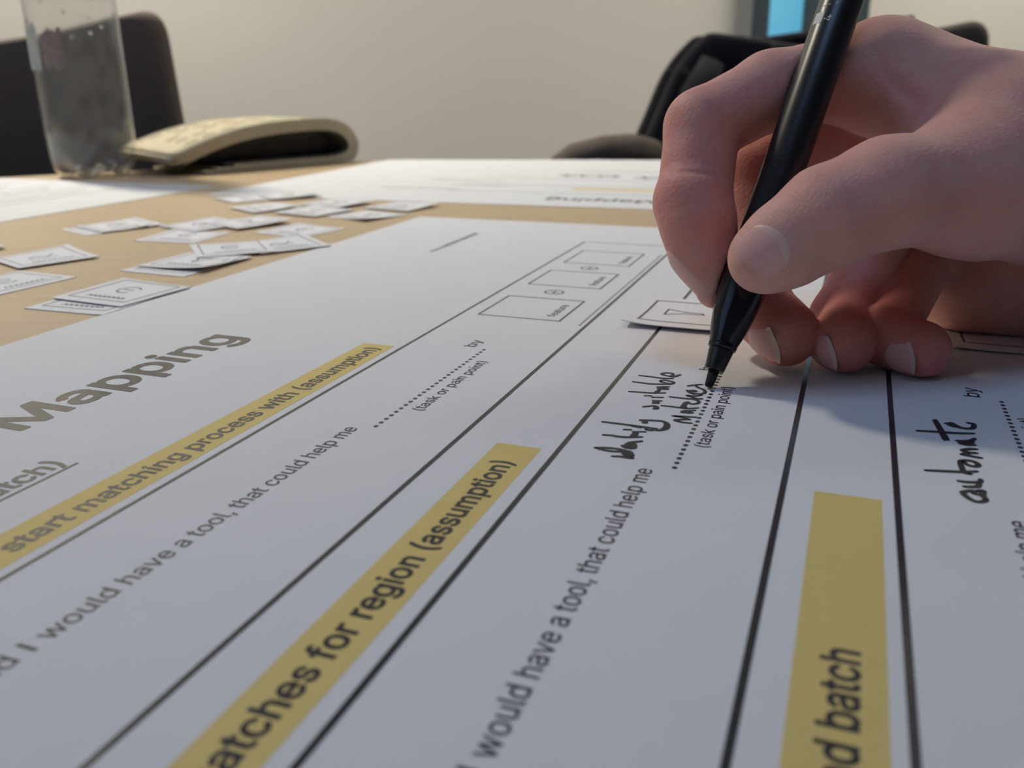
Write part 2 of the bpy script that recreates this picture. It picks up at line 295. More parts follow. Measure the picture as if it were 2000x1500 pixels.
# ------------------------------------------------------------------ lettering: outlines of a plain grotesque
GLYPH = {False: {'(': (273,[[174,-100,144,-46,123,4,106,54,94,104,87,154,84,209,86,249,96,324,114,404,141,479,157,514,174,543,239,542,239,534,209,465,197,429,174,351,161,274,156,209,160,144,172,84,194,14,241,-96,234,-101]]),')': (273,[[37,-101,32,-96,81,19,101,84,113,149,117,209,107,309,90,384,64,464,32,539,37,544,97,544,102,540,119,509,146,444,159,404,177,328,188,244,187,154,179,104,165,49,129,-46,102,-97,97,-101]]),',': (188,[[38,-124,33,-119,63,72,68,76,138,76,142,71,141,66,89,-119,83,-124]]),'4': (453,[[40,100,35,105,36,160,245,513,310,514,316,510,315,505,117,170,130,168,275,168,278,320,285,323,345,322,348,315,348,170,350,168,415,167,418,160,418,105,415,101,350,100,348,95,348,0,345,-4,280,-5,277,0,275,100]]),'I': (260,[[84,-5,79,0,79,510,84,514,179,512,181,0,174,-5]]),'M': (628,[[60,-5,55,0,55,505,55,510,60,514,150,514,157,510,281,190,315,91,348,190,471,510,475,514,570,513,573,505,573,130,573,0,570,-4,565,-5,505,-5,499,0,500,399,499,390,495,386,460,288,347,0,340,-5,285,-5,281,0,167,285,130,389,127,385,126,375,127,0,120,-5]]),'a': (389,[[56,26,33,61,28,81,25,106,31,146,38,161,50,178,75,197,120,215,230,232,260,239,271,256,268,281,255,305,235,319,210,325,180,325,150,317,121,296,100,269,40,286,36,291,38,296,47,316,62,336,91,361,122,376,155,385,190,389,255,380,275,372,300,356,325,324,335,301,342,251,342,1,340,-4,335,-5,275,-5,272,1,270,41,255,21,227,1,200,-9,160,-14,115,-8,95,-1,73,11],[110,70,135,56,170,50,210,56,235,70,252,86,266,111,271,136,271,176,270,182,235,172,175,163,135,154,115,143,101,126,97,106,100,86]]),'b': (424,[[49,-3,50,512,113,514,118,511,119,342,123,335,133,349,153,366,168,377,183,383,228,389,273,383,313,367,338,346,359,322,373,297,386,262,393,227,393,152,385,112,375,82,361,57,341,32,316,12,288,-2,263,-10,208,-12,173,-2,143,18,118,50,116,-3,108,-5,53,-5],[153,79,178,61,198,54,238,54,258,59,273,68,289,82,303,102,318,142,322,167,322,212,318,237,310,262,300,282,283,302,263,315,243,323,218,325,198,323,178,316,163,307,138,279,122,237,119,212,119,162,130,117,140,97]]),'c': (396,[[89,32,67,57,52,82,40,112,32,147,29,187,32,227,39,262,51,292,66,317,89,344,114,364,139,377,174,387,224,389,259,382,304,362,334,338,352,312,367,277,363,272,304,257,299,259,285,287,264,308,239,320,209,325,182,322,150,307,133,292,113,257,106,232,101,187,107,142,114,117,134,83,164,60,184,54,209,51,241,57,269,71,288,92,299,117,304,122,364,107,368,102,367,97,354,67,337,42,324,30,294,7,249,-9,209,-13,169,-9,144,-2,114,12]]),'d': (424,[[84,32,68,52,50,82,38,117,31,152,29,187,32,232,39,265,52,297,64,320,84,344,113,367,134,378,164,387,194,389,219,388,254,378,283,357,304,330,306,507,309,514,354,514,374,513,377,507,376,-3,369,-5,309,-3,308,42,304,46,290,27,269,8,239,-7,214,-12,164,-11,139,-3,109,11],[135,82,149,69,169,58,204,52,224,54,244,60,259,69,274,81,285,97,301,137,307,192,296,257,274,295,259,308,229,322,204,325,184,323,164,317,149,308,134,295,124,281,112,257,107,237,101,187,107,142,113,122,121,102]]),'e': (404,[[88,32,67,57,52,82,40,112,32,152,29,187,31,222,51,292,69,322,89,345,111,362,139,377,169,386,229,388,264,380,289,369,308,357,334,331,351,307,370,257,375,227,376,167,369,164,284,164,104,164,103,152,107,127,124,92,139,76,169,58,194,53,229,52,262,62,289,84,304,110,364,96,370,92,361,67,340,37,319,19,284,-1,264,-7,209,-13,174,-9,144,-2,114,12],[103,227,299,226,302,232,293,267,274,296,256,312,224,323,184,323,164,317,134,297,123,282,108,252]]),'f': (254,[[81,-5,76,0,76,320,6,322,1,325,1,380,6,384,76,385,77,450,82,470,101,500,131,523,166,533,186,535,226,531,246,525,248,520,231,465,226,463,196,469,176,466,161,459,151,445,147,420,148,385,231,382,233,325,226,322,148,320,147,0,141,-5]]),'g': (425,[[79,-114,54,-86,46,-71,47,-66,99,-36,104,-37,134,-70,154,-82,189,-91,234,-90,259,-82,274,-74,293,-56,303,-31,306,-6,304,57,287,34,269,19,254,12,219,1,164,2,134,10,89,38,69,60,53,84,38,119,31,154,31,229,38,264,50,294,68,324,89,348,109,365,139,380,169,387,219,388,239,384,269,370,284,358,304,333,308,339,309,381,314,384,374,383,377,379,377,-11,375,-41,368,-66,354,-93,334,-115,314,-130,289,-142,234,-154,204,-156,159,-151,114,-137],[134,92,164,71,184,66,209,64,239,69,259,78,274,90,285,104,296,124,302,144,306,169,306,214,302,239,294,264,274,297,249,315,229,322,204,325,184,323,149,309,124,282,107,239,101,189,106,149,112,129,121,109]]),'h': (410,[[53,-5,48,0,48,510,53,514,113,514,119,510,119,350,122,340,148,365,173,379,198,387,253,388,293,375,318,358,347,320,355,300,359,275,362,235,362,0,358,-5,298,-5,291,0,291,235,287,265,280,285,269,300,253,314,233,321,208,324,178,319,152,305,133,284,124,265,119,225,118,-2,113,-5]]),'i': (167,[[51,451,38,470,36,485,42,505,50,515,71,527,86,529,106,523,118,515,130,495,131,480,126,462,116,450,106,443,86,438,71,439],[51,-5,48,0,48,380,56,384,111,384,119,380,119,0,116,-4,111,-5]]),'k': (381,[[53,-5,48,0,48,510,53,514,113,514,119,510,119,230,123,221,283,384,363,382,363,375,344,355,208,215,374,5,377,0,373,-5,293,-5,153,170,121,140,119,135,118,-2,113,-5]]),'l': (189,[[69,18,56,38,50,58,48,83,48,508,53,514,116,513,119,508,119,443,119,83,123,68,133,59,173,58,186,3,183,-1,163,-6,113,-5,88,4]]),'m': (610,[[53,-5,48,0,48,375,48,380,53,384,113,384,117,380,118,334,139,360,173,382,203,390,248,387,268,380,290,365,307,345,318,324,333,346,358,368,381,380,413,389,463,389,498,377,517,365,532,350,545,330,554,310,560,285,562,255,562,0,558,-5,493,-4,491,60,491,250,487,280,473,305,453,319,423,325,388,321,373,313,358,300,348,285,341,260,340,0,333,-5,273,-5,269,0,269,260,267,280,260,295,251,305,233,318,218,323,183,323,160,315,140,300,130,285,121,260,119,0,113,-5]]),'n': (410,[[53,-5,48,0,48,375,48,380,53,384,113,384,117,380,118,332,128,347,148,365,173,379,198,387,253,388,293,375,316,360,344,325,356,295,362,240,362,110,362,0,358,-5,293,-4,291,0,291,235,283,280,268,302,253,314,238,319,208,324,178,319,153,306,141,295,130,280,121,250,119,0,113,-5]]),'o': (415,[[89,32,67,57,52,82,40,112,32,147,29,187,32,227,39,262,51,292,69,322,89,344,114,364,144,379,174,387,239,387,269,380,299,366,329,342,346,322,364,292,376,262,384,222,386,187,383,147,375,112,364,84,345,52,327,32,299,11,274,-1,244,-9,209,-13,174,-10,144,-2,114,12],[135,82,164,60,184,54,209,51,229,54,254,62,269,72,292,97,309,142,313,167,313,212,302,257,292,277,279,295,249,317,229,323,204,325,184,323,164,316,133,292,112,252,101,187,112,122,121,102]]),'p': (424,[[53,-148,48,-143,50,382,115,382,118,328,136,352,168,377,203,387,228,389,258,387,288,379,318,363,346,337,359,322,376,292,386,262,393,227,395,187,392,147,376,87,361,57,338,29,313,10,288,-2,263,-10,233,-13,203,-11,173,-2,144,17,123,43,121,42,119,-143,113,-148],[153,79,178,61,198,54,238,54,258,59,273,68,289,82,303,102,318,142,322,167,322,212,318,237,310,262,300,282,283,302,263,315,243,323,218,325,198,323,178,316,163,307,138,279,122,237,119,212,119,162,130,117,140,97]]),'r': (259,[[53,-5,48,0,48,380,53,384,113,384,117,380,118,338,133,357,153,373,173,383,203,389,243,389,248,385,248,320,243,317,208,321,173,315,148,301,130,280,120,255,119,235,119,0,113,-5]]),'s': (365,[[71,22,46,51,38,67,31,92,36,99,96,111,107,87,126,65,146,56,181,50,206,52,241,66,254,77,263,102,258,122,241,139,211,150,116,175,91,187,66,207,53,227,45,247,42,272,44,297,51,317,61,335,76,351,96,366,136,383,161,388,211,388,236,384,271,369,291,354,303,342,321,312,329,292,326,286,266,272,251,299,239,312,211,325,186,328,151,322,133,312,117,292,115,267,126,248,141,238,261,205,291,190,311,173,326,152,333,132,336,107,329,67,318,47,301,27,266,4,236,-7,211,-12,156,-12,131,-8,92,7]]),'t': (227,[[90,16,72,41,64,61,60,91,60,316,56,322,6,322,1,326,2,381,6,384,56,384,59,386,60,471,66,476,126,476,131,471,131,386,151,384,201,384,208,381,209,326,201,322,131,321,133,81,139,66,151,58,171,55,201,59,206,57,218,1,211,-4,191,-8,141,-6,111,2]]),'u': (410,[[93,20,66,55,55,80,49,110,48,375,48,380,53,384,113,384,119,380,121,120,129,95,143,76,158,65,178,58,198,55,218,56,248,67,263,79,279,100,289,130,291,165,291,380,298,384,358,384,362,380,362,0,358,-5,298,-5,293,0,293,40,288,42,279,30,258,12,235,0,208,-8,178,-10,133,-3]]),'v': (389,[[162,-5,158,0,12,380,17,384,82,384,89,380,192,87,197,85,205,110,300,380,307,384,372,384,376,380,375,375,231,0,227,-5]]),'w': (567,[[133,-1,19,375,18,380,23,384,88,384,92,380,158,140,168,96,173,100,201,215,247,380,253,384,313,384,321,380,396,100,398,93,408,135,478,383,543,384,550,380,433,-2,428,-5,368,-5,363,-1,283,284,203,-2,198,-5,138,-5]]),'y': (389,[[42,-140,57,-83,62,-81,102,-84,121,-75,140,-50,157,0,12,380,17,384,82,384,89,380,192,87,197,88,207,119,300,380,307,384,372,384,376,380,209,-60,192,-95,167,-124,142,-140,127,-146,87,-150,62,-147,47,-144]]),' ': (188,[])},
         True: {'(': (273,[[162,-111,131,-56,109,-6,91,49,79,99,71,154,68,204,73,284,99,409,125,484,159,549,164,556,174,560,239,560,249,555,256,544,256,534,224,459,189,344,177,274,172,204,176,149,187,89,209,20,256,-91,256,-101,251,-111,239,-117,174,-117]]),')': (273,[[22,-111,17,-101,17,-91,66,24,85,89,97,149,101,209,96,274,83,349,61,424,37,489,17,533,17,544,23,554,37,560,97,560,111,554,132,519,148,484,163,444,184,369,194,324,204,249,203,154,194,99,180,44,142,-56,116,-106,107,-114,97,-117,37,-117]]),',': (188,[[23,-134,18,-124,18,-114,50,81,58,89,68,92,138,92,148,89,155,81,157,66,103,-129,93,-138,83,-140,38,-140]]),'4': (453,[[25,90,19,105,20,165,235,526,245,530,315,530,329,520,332,505,145,185,155,184,260,184,261,320,265,330,275,338,285,339,345,339,360,330,364,320,364,185,415,184,430,175,434,165,434,105,430,93,420,85,365,83,364,0,362,-10,355,-17,345,-21,280,-21,267,-15,261,0,261,80,255,84,40,84]]),'I': (260,[[69,-15,63,0,64,515,71,525,84,530,174,530,189,525,197,510,196,-5,191,-15,179,-21,84,-21]]),'M': (628,[[45,-15,39,0,39,510,42,520,50,527,60,530,155,530,170,520,315,143,333,195,456,515,465,527,475,530,570,530,580,526,586,520,589,510,589,275,589,0,585,-12,575,-20,500,-21,489,-15,484,-5,483,285,480,296,361,-10,355,-16,345,-21,285,-21,275,-18,267,-10,145,298,143,290,142,-5,137,-15,125,-21,60,-21]]),'a': (389,[[45,14,18,56,11,81,9,106,16,151,25,171,36,186,65,210,100,225,125,232,230,248,250,253,255,261,251,281,241,296,225,305,205,309,180,309,160,304,134,286,115,260,105,254,90,255,35,271,26,276,21,286,21,296,32,321,45,341,80,373,110,389,145,400,170,404,195,405,245,399,280,388,295,379,315,364,330,346,350,307,356,276,358,-4,353,-14,340,-21,275,-21,261,-14,255,-1,225,-17,205,-24,160,-30,110,-23,90,-16,65,-3],[122,81,145,69,170,66,200,70,215,76,230,86,246,106,253,126,255,151,255,156,250,159,175,147,135,136,120,126,115,116,114,96]]),'b': (424,[[38,-15,32,2,34,517,43,527,53,530,118,530,130,522,135,512,135,382,138,375,163,392,203,404,258,403,282,397,323,379,353,353,371,332,388,304,401,267,409,227,411,187,409,147,402,112,390,77,374,47,349,17,323,-2,298,-15,263,-27,228,-29,183,-23,133,3,129,-13,118,-20,53,-21],[163,92,178,80,198,71,218,68,238,70,253,74,265,82,287,107,303,147,306,167,306,212,297,252,288,272,275,287,253,303,239,307,203,307,188,303,173,294,153,272,138,232,135,212,135,167,145,122]]),'c': (396,[[76,22,54,47,37,77,25,107,16,147,13,187,16,227,23,262,36,297,54,329,80,357,105,377,134,393,169,402,229,405,264,398,314,375,347,347,375,302,382,282,381,267,369,257,299,241,288,247,272,277,259,292,234,305,219,307,189,307,169,300,146,282,129,252,122,227,117,187,123,142,137,107,154,86,174,74,204,68,234,72,259,84,274,101,290,132,299,137,309,137,369,122,379,115,383,107,383,97,369,62,349,32,319,5,284,-15,244,-26,204,-29,169,-25,139,-17,104,-1]]),'d': (424,[[74,19,51,47,35,77,22,112,15,152,13,187,16,232,23,267,36,302,50,327,74,357,99,378,129,393,159,402,199,405,239,400,264,391,289,374,292,517,299,526,309,530,374,530,388,522,393,507,393,2,389,-12,374,-21,309,-21,296,-13,289,4,264,-13,239,-24,199,-29,164,-27,129,-16,104,-4],[148,92,174,73,204,68,219,69,239,75,250,82,262,92,272,107,285,142,291,192,281,252,271,272,260,287,239,302,224,307,189,308,170,302,159,295,145,282,135,267,122,232,117,187,122,147,128,127,137,107]]),'e': (404,[[75,22,54,47,39,72,23,112,16,147,13,182,15,227,35,297,54,329,74,353,99,373,134,392,169,403,204,405,249,401,289,387,314,373,349,339,367,312,385,262,391,227,392,167,388,157,379,150,339,148,122,147,123,132,128,117,141,97,164,78,194,69,224,68,254,76,274,92,289,117,304,126,369,112,379,106,385,97,386,87,377,62,365,42,334,10,294,-14,264,-24,239,-28,174,-26,139,-17,109,-3],[124,242,281,242,282,247,278,262,261,287,249,298,224,307,204,309,174,304,144,284,129,262,123,247]]),'f': (254,[[66,-15,60,0,60,300,56,306,6,306,-9,312,-15,325,-14,385,-9,394,1,399,57,400,60,405,61,455,69,480,91,513,126,538,161,549,186,551,226,548,251,540,258,535,264,525,263,515,244,455,231,447,196,453,176,450,166,440,164,430,163,405,166,400,231,400,246,390,249,380,249,330,246,317,236,308,166,306,163,300,162,-5,157,-15,146,-21,81,-21]]),'g': (425,[[68,-126,42,-96,31,-76,30,-66,39,-52,89,-24,104,-20,114,-25,139,-53,164,-69,189,-75,229,-74,254,-67,269,-58,279,-47,287,-31,290,-6,289,15,259,-4,219,-15,164,-14,131,-6,102,9,74,29,54,53,37,79,23,114,16,149,13,189,16,234,23,269,37,304,55,334,89,369,102,379,129,393,164,403,199,405,239,400,264,391,289,375,299,394,309,400,374,400,389,391,393,379,393,-11,391,-41,384,-71,368,-101,346,-126,324,-142,299,-155,239,-170,204,-172,154,-167,104,-151],[145,104,169,87,209,80,234,85,249,91,272,114,287,149,290,169,290,214,281,254,264,284,239,302,204,309,184,307,169,301,154,292,138,274,122,234,117,194,122,149,134,119]]),'h': (410,[[38,-15,32,0,32,505,33,515,40,525,53,530,113,530,123,528,132,520,135,510,135,385,138,378,168,394,193,402,228,405,253,404,283,396,303,388,328,371,358,333,370,305,376,275,378,225,378,0,376,-10,368,-18,358,-21,293,-21,283,-17,277,-10,275,0,275,230,272,260,264,280,248,297,228,306,208,308,183,304,163,293,146,275,138,255,135,225,135,0,133,-10,123,-19,113,-21,53,-21]]),'i': (167,[[39,440,25,460,20,485,29,515,41,529,66,542,86,545,111,538,130,525,139,515,145,500,147,480,140,455,129,440,111,428,86,422,66,424,51,431],[38,-15,32,0,33,385,40,395,51,400,116,400,131,391,135,380,134,-5,129,-15,116,-21,51,-21]]),'k': (381,[[38,-15,32,0,32,510,38,524,53,530,118,530,128,524,134,515,135,265,138,260,268,393,278,399,368,398,378,390,381,380,378,369,366,355,229,215,388,13,393,0,388,-13,373,-21,293,-21,283,-18,153,145,135,130,135,0,133,-10,123,-19,113,-21,53,-21]]),'l': (189,[[58,6,41,33,35,53,32,83,32,513,38,524,48,529,123,528,129,523,135,513,135,463,136,83,138,76,143,73,173,75,185,68,191,58,201,-2,196,-12,188,-17,163,-22,138,-23,103,-19,83,-11]]),'m': (610,[[38,-15,32,0,32,380,38,394,53,400,118,399,128,392,133,379,183,403,218,407,248,404,278,393,302,375,318,357,348,380,368,392,413,406,458,406,483,400,508,390,528,376,544,360,561,335,569,315,576,285,577,-5,572,-15,558,-21,488,-19,481,-15,476,-5,475,35,475,250,472,275,460,295,448,303,423,309,393,306,378,297,368,287,357,260,356,0,354,-10,348,-16,338,-21,273,-21,259,-15,253,0,251,275,243,290,228,303,213,308,188,308,168,302,153,290,143,275,136,255,135,0,133,-10,123,-19,113,-21,53,-21]]),'n': (410,[[38,-15,32,0,32,380,38,394,48,399,118,399,130,390,133,375,168,394,193,402,253,404,303,388,328,371,360,330,370,305,376,275,378,100,378,0,373,-13,358,-21,293,-21,281,-15,275,0,275,230,268,273,257,290,233,304,208,308,183,304,163,293,153,284,143,270,136,245,135,0,133,-10,123,-19,113,-21,53,-21]]),'o': (415,[[76,22,54,47,37,77,25,107,16,147,13,187,16,227,24,267,38,302,57,332,79,357,105,377,139,394,174,403,209,405,244,403,274,395,309,378,339,354,359,331,377,302,391,267,400,227,402,187,399,142,392,112,378,77,359,45,339,22,308,-3,279,-16,249,-25,209,-29,169,-25,134,-16,104,-1],[148,92,174,74,209,67,244,75,259,85,279,107,294,147,297,167,297,207,287,252,279,268,264,287,244,301,229,306,189,307,159,294,146,282,136,267,123,232,117,187,127,127]]),'p': (424,[[38,-158,32,-143,32,377,37,392,43,398,53,400,118,399,131,387,133,372,163,392,183,399,228,405,263,403,293,394,323,379,354,352,371,332,389,302,401,267,409,227,411,187,409,147,402,112,390,77,374,47,349,17,323,-2,298,-15,263,-27,228,-29,183,-23,138,1,135,-3,135,-143,133,-153,123,-162,113,-164,53,-164],[163,92,178,80,198,71,218,68,238,70,253,74,265,82,287,107,303,147,306,167,306,212,297,252,288,272,275,287,253,303,239,307,203,307,188,303,173,294,153,272,138,232,135,212,135,167,145,122]]),'r': (259,[[38,-15,32,0,32,380,35,390,48,399,113,400,128,392,133,380,163,396,188,404,238,405,253,402,263,390,264,320,260,310,248,302,208,305,173,298,149,280,137,255,135,0,133,-10,123,-19,113,-21,53,-21]]),'s': (365,[[58,12,33,42,21,67,15,97,20,107,26,113,91,128,101,127,111,119,121,95,136,78,161,68,181,66,206,69,231,79,241,87,246,102,242,117,231,126,111,160,81,174,56,194,37,222,30,242,26,272,29,302,36,322,47,342,65,362,86,379,131,398,161,404,211,404,241,399,266,389,296,371,315,352,337,317,345,287,335,272,271,256,261,257,251,265,236,292,226,302,206,310,186,312,166,309,146,301,133,287,130,272,135,262,146,254,266,220,296,206,321,185,339,162,348,137,352,107,350,82,344,62,331,37,311,15,271,-12,241,-22,211,-28,156,-28,126,-23,86,-8]]),'t': (227,[[77,6,58,31,47,61,44,96,44,301,41,306,1,307,-12,316,-15,326,-15,381,-9,394,1,399,43,401,45,476,51,486,61,492,126,492,140,486,147,471,147,406,148,401,156,400,206,400,221,391,225,381,225,326,221,315,211,307,151,306,147,301,148,86,151,76,161,72,201,75,216,69,223,56,234,6,233,-4,221,-17,196,-24,166,-25,136,-22,106,-13]]),'u': (410,[[80,10,66,25,50,50,40,75,33,105,32,380,38,394,53,400,118,400,128,394,134,385,135,145,137,120,142,105,153,89,164,80,178,74,203,71,228,75,248,86,258,97,270,120,274,135,275,185,275,380,278,390,288,398,298,400,358,400,368,397,375,390,378,380,378,0,372,-15,358,-21,293,-20,283,-15,273,3,243,-14,213,-24,183,-26,158,-24,123,-16,103,-6]]),'v': (389,[[148,-15,-2,370,-3,385,4,395,17,400,87,400,97,395,104,385,192,139,197,139,207,170,285,385,292,395,302,400,377,399,387,392,391,385,390,370,245,-10,237,-18,227,-21,162,-21]]),'w': (567,[[123,-15,118,-5,3,372,3,385,10,395,23,400,88,400,98,397,105,390,168,165,173,170,232,385,238,395,248,400,318,400,333,391,398,161,410,205,463,391,478,400,548,400,558,395,566,380,449,-5,443,-15,428,-21,368,-21,358,-19,349,-10,283,219,218,-10,208,-19,198,-21,138,-21]]),'y': (389,[[32,-154,27,-145,26,-135,43,-75,57,-65,102,-67,112,-62,127,-40,140,0,-2,370,-4,380,-1,390,7,397,17,400,87,400,97,395,104,385,192,139,197,140,211,180,285,385,292,395,302,400,372,400,387,392,392,380,213,-90,194,-120,179,-135,152,-153,132,-161,87,-166,57,-163]]),' ': (188,[])}}
CAPH = 0.513
from mathutils.geometry import tessellate_polygon
def _area(l): return sum(l[i][0] * l[(i + 1) % len(l)][1] - l[(i + 1) % len(l)][0] * l[i][1] for i in range(len(l))) / 2
def _inside(p, l):
    c = False
    for i in range(len(l)):
        a, b = l[i], l[i - 1]
        if (a[1] > p[1]) != (b[1] > p[1]) and p[0] < (b[0] - a[0]) * (p[1] - a[1]) / (b[1] - a[1]) + a[0]: c = not c
    return c
_faces = {}
def glyph_faces(ch, bold):
    """filled letter: (points, faces) in em units"""
    if (ch, bold) not in _faces:
        loops = [[(l[2 * i] / 1000.0, l[2 * i + 1] / 1000.0) for i in range(len(l) // 2)] for l in GLYPH[bold][ch][1]]
        pts, fs = [], []
        for o_ in [l for l in loops if _area(l) < 0]:
            grp = [o_] + [q for q in loops if _area(q) > 0 and _inside(q[0], o_)]
            c0 = len(pts); pts += [q for l in grp for q in l]
            for t in tessellate_polygon([[Vector((x, y, 0)) for x, y in l] for l in grp]): fs.append(tuple(c0 + i for i in t))
        _faces[(ch, bold)] = (pts, fs)
    return _faces[(ch, bold)]
def text(name, s, x0, base, cap, parent, m, x1=None, bold=0.0, z=0.0, anchor=None, label=None):
    """lettering as a thin printed layer, in the local millimetres of its sheet; bold picks the heavy cut"""
    bold = bold > 0.01
    sy = cap / CAPH
    W_ = sum(GLYPH[bold][c][0] for c in s) / 1000.0
    sx = sy if x1 is None else (x1 - x0) / W_
    if anchor == 'right': x0 = x0 - W_ * sx
    v, f = [], []; x = 0.0
    for ch in s:
        pts, fs = glyph_faces(ch, bold)
        c0 = len(v); v += [((x0 + (x + q[0]) * sx) * MM, (base + q[1] * sy) * MM, z) for q in pts]; f += [tuple(c0 + i for i in t) for t in fs]
        x += GLYPH[bold][ch][0] / 1000.0
    o = link(name, mesh(name, v, f), m, parent)
    if label: o['label'] = label
    return o

def ribbons(name, strokes, width, parent, m, z=0.0, closed=False, n_s=5, zf=None, smooth=True, taper=0.0):
    """strokes of ink with round ends; coordinates in mm"""
    v, f = [], []
    for si, st_ in enumerate(strokes):
        pts = [np.array(p[:2], float) for p in st_]
        if smooth and len(pts) > 2: pts = spline(pts, n_s)
        if closed: pts = pts + [pts[0], pts[1]]
        hw = width / 2; base = len(v); L_ = []
        for i, p in enumerate(pts):
            a, b = pts[max(i - 1, 0)], pts[min(i + 1, len(pts) - 1)]
            d1 = p - a if i > 0 else b - p; d2 = b - p if i < len(pts) - 1 else p - a
            d1 = d1 / (np.linalg.norm(d1) + 1e-9); d2 = d2 / (np.linalg.norm(d2) + 1e-9)
            d = d1 + d2; ln = np.linalg.norm(d)
            d = d / ln if ln > 0.3 else d1
            nn = np.array([-d[1], d[0]]); miter = min(1.0 / max(abs(d @ d1), 0.5), 1.6)
            h_ = hw * (1 - taper * abs(2 * i / max(len(pts) - 1, 1) - 1) ** 3)
            v += [(*(p + nn * h_ * miter), z * 1000 + si * 0.0015), (*(p - nn * h_ * miter), z * 1000 + si * 0.0015)]
        for i in range(len(pts) - 1):
            k = base + 2 * i; f.append((k, k + 1, k + 3, k + 2))
        if not closed and width < 3:
            for e in (0, len(pts) - 1):
                c0 = len(v); hh = hw * (1 - taper)
                for k in range(8):
                    t = k * math.pi / 4; v.append((pts[e][0] + hh * math.cos(t), pts[e][1] + hh * math.sin(t), z * 1000 + si * 0.0015))
                f.append(tuple(range(c0, c0 + 8)))
    if zf is not None: v = [(a, b, c + zf(a, b)) for a, b, c in v]
    return link(name, mesh(name, [(a * MM, b * MM, c * MM) for a, b, c in v], f), m, parent)
def rect(name, x0, x1, y0, y1, z, m, parent):
    return link(name, mesh(name, [(x0 * MM, y0 * MM, z), (x1 * MM, y0 * MM, z), (x1 * MM, y1 * MM, z), (x0 * MM, y1 * MM, z)], [(0, 1, 2, 3)]), m, parent)
def frame(name, x0, x1, y0, y1, wd, z, m, parent, zf=None):
    g = wd / 2; st_ = []
    v, f = [], []
    o_ = [(x0 - g, y0 - g), (x1 + g, y0 - g), (x1 + g, y1 + g), (x0 - g, y1 + g)]; i_ = [(x0 + g, y0 + g), (x1 - g, y0 + g), (x1 - g, y1 - g), (x0 + g, y1 - g)]
    N = 6
    for k in range(4):
        for j in range(N):
            t = j / N
            for q in (o_, i_):
                a, b = q[k], q[(k + 1) % 4]; x = a[0] + (b[0] - a[0]) * t; y = a[1] + (b[1] - a[1]) * t
                v.append((x * MM, y * MM, z + (zf(x, y) * MM if zf else 0)))
    m_ = 4 * N
    for k in range(m_): f.append((2 * k, 2 * ((k + 1) % m_), 2 * ((k + 1) % m_) + 1, 2 * k + 1))
    return link(name, mesh(name, v, f), m, parent)

# ------------------------------------------------------------------ the big worksheet being written on
TH = 0.36777721
sheet = empty('worksheet', (0, 0, TZ), math.pi / 2 - TH)
tag(sheet, 'large white printed worksheet with yellow bars and text that the hand writes on', 'sheet of paper')
ZP = 0.0003            # top of the paper above the table
def paper_grid(name, x0, x1, y0, y1, parent, m=None, th=0.00022, nx=2, ny=2, zf=None):
    v, f = [], []
    for s in (0, 1):
        for i in range(nx + 1):
            for j in range(ny + 1):
                x = x0 + (x1 - x0) * i / nx; y = y0 + (y1 - y0) * j / ny
                zz = (zf(x, y) * MM if zf else 0)
                v.append((x * MM, y * MM, ZP - th * (1 - s) + zz))
    N = (nx + 1) * (ny + 1); id_ = lambda i, j, s: s * N + i * (ny + 1) + j
    for i in range(nx):
        for j in range(ny):
            f.append((id_(i, j, 1), id_(i + 1, j, 1), id_(i + 1, j + 1, 1), id_(i, j + 1, 1)))
            f.append((id_(i, j, 0), id_(i, j + 1, 0), id_(i + 1, j + 1, 0), id_(i + 1, j, 0)))
    for i in range(nx):
        for j in (0, ny):
            q = (id_(i, j, 0), id_(i + 1, j, 0), id_(i + 1, j, 1), id_(i, j, 1)); f.append(q if j == 0 else q[::-1])
    for j in range(ny):
        for i in (0, nx):
            q = (id_(i, j, 0), id_(i, j + 1, 0), id_(i, j + 1, 1), id_(i, j, 1)); f.append(q[::-1] if i == 0 else q)
    return link(name, mesh(name, v, f), m or M['paper'], parent)
paper_grid('paper', -300, 440.2, -320, 222.8, sheet)
ZY, ZI, ZH = ZP + 0.00003, ZP + 0.00006, ZP + 0.00008
# ruled rows
XR = 389
for y, wd in ((113.3, 0.9), (71.3, 1.05), (49.8, 1.1), (6.4, 1.15), (-12.7, 1.15), (-57, 1.15), (-77, 1.15)):
    rect('row_line', -240, XR, y - wd / 2, y + wd / 2, ZI, M['ink'], sheet)
rect('frame_line', XR - 0.3, XR + 0.3, -120, 113.8, ZI, M['ink'], sheet)
for y0, y1, xe in ((115.9, 125.7, 209.6), (53.2, 62.8, 154.3), (-10.2, 1.0, 152.5)):
    q = rect('highlight_bar', -60, xe, y0, y1, ZY, M['yellow'], sheet); q['label'] = 'yellow printed bar'
text('heading', 'Mapping', 125.0, 162.0, 13.0, sheet, M['ink'], 204.3, 0.022, ZI)
text('subheading', 'batch)', 117.0, 138.4, 5.2, sheet, M['ink'], None, 0.014, ZI, 'right')
rect('underline', 20, 117.3, 136.2, 136.9, ZI, M['ink'], sheet)
text('bar_text', 'to start matching process with (assumption)', 79.3, 118.5, 4.3, sheet, M['ink'], 206.8, 0.020, ZI)
text('bar_text', 'matches for region (assumption)', 54.2, 56.0, 4.3, sheet, M['ink'], 146.6, 0.020, ZI)
text('bar_text', 'and batch', 105.4, -6.9, 4.6, sheet, M['ink'], None, 0.020, ZI, 'right')
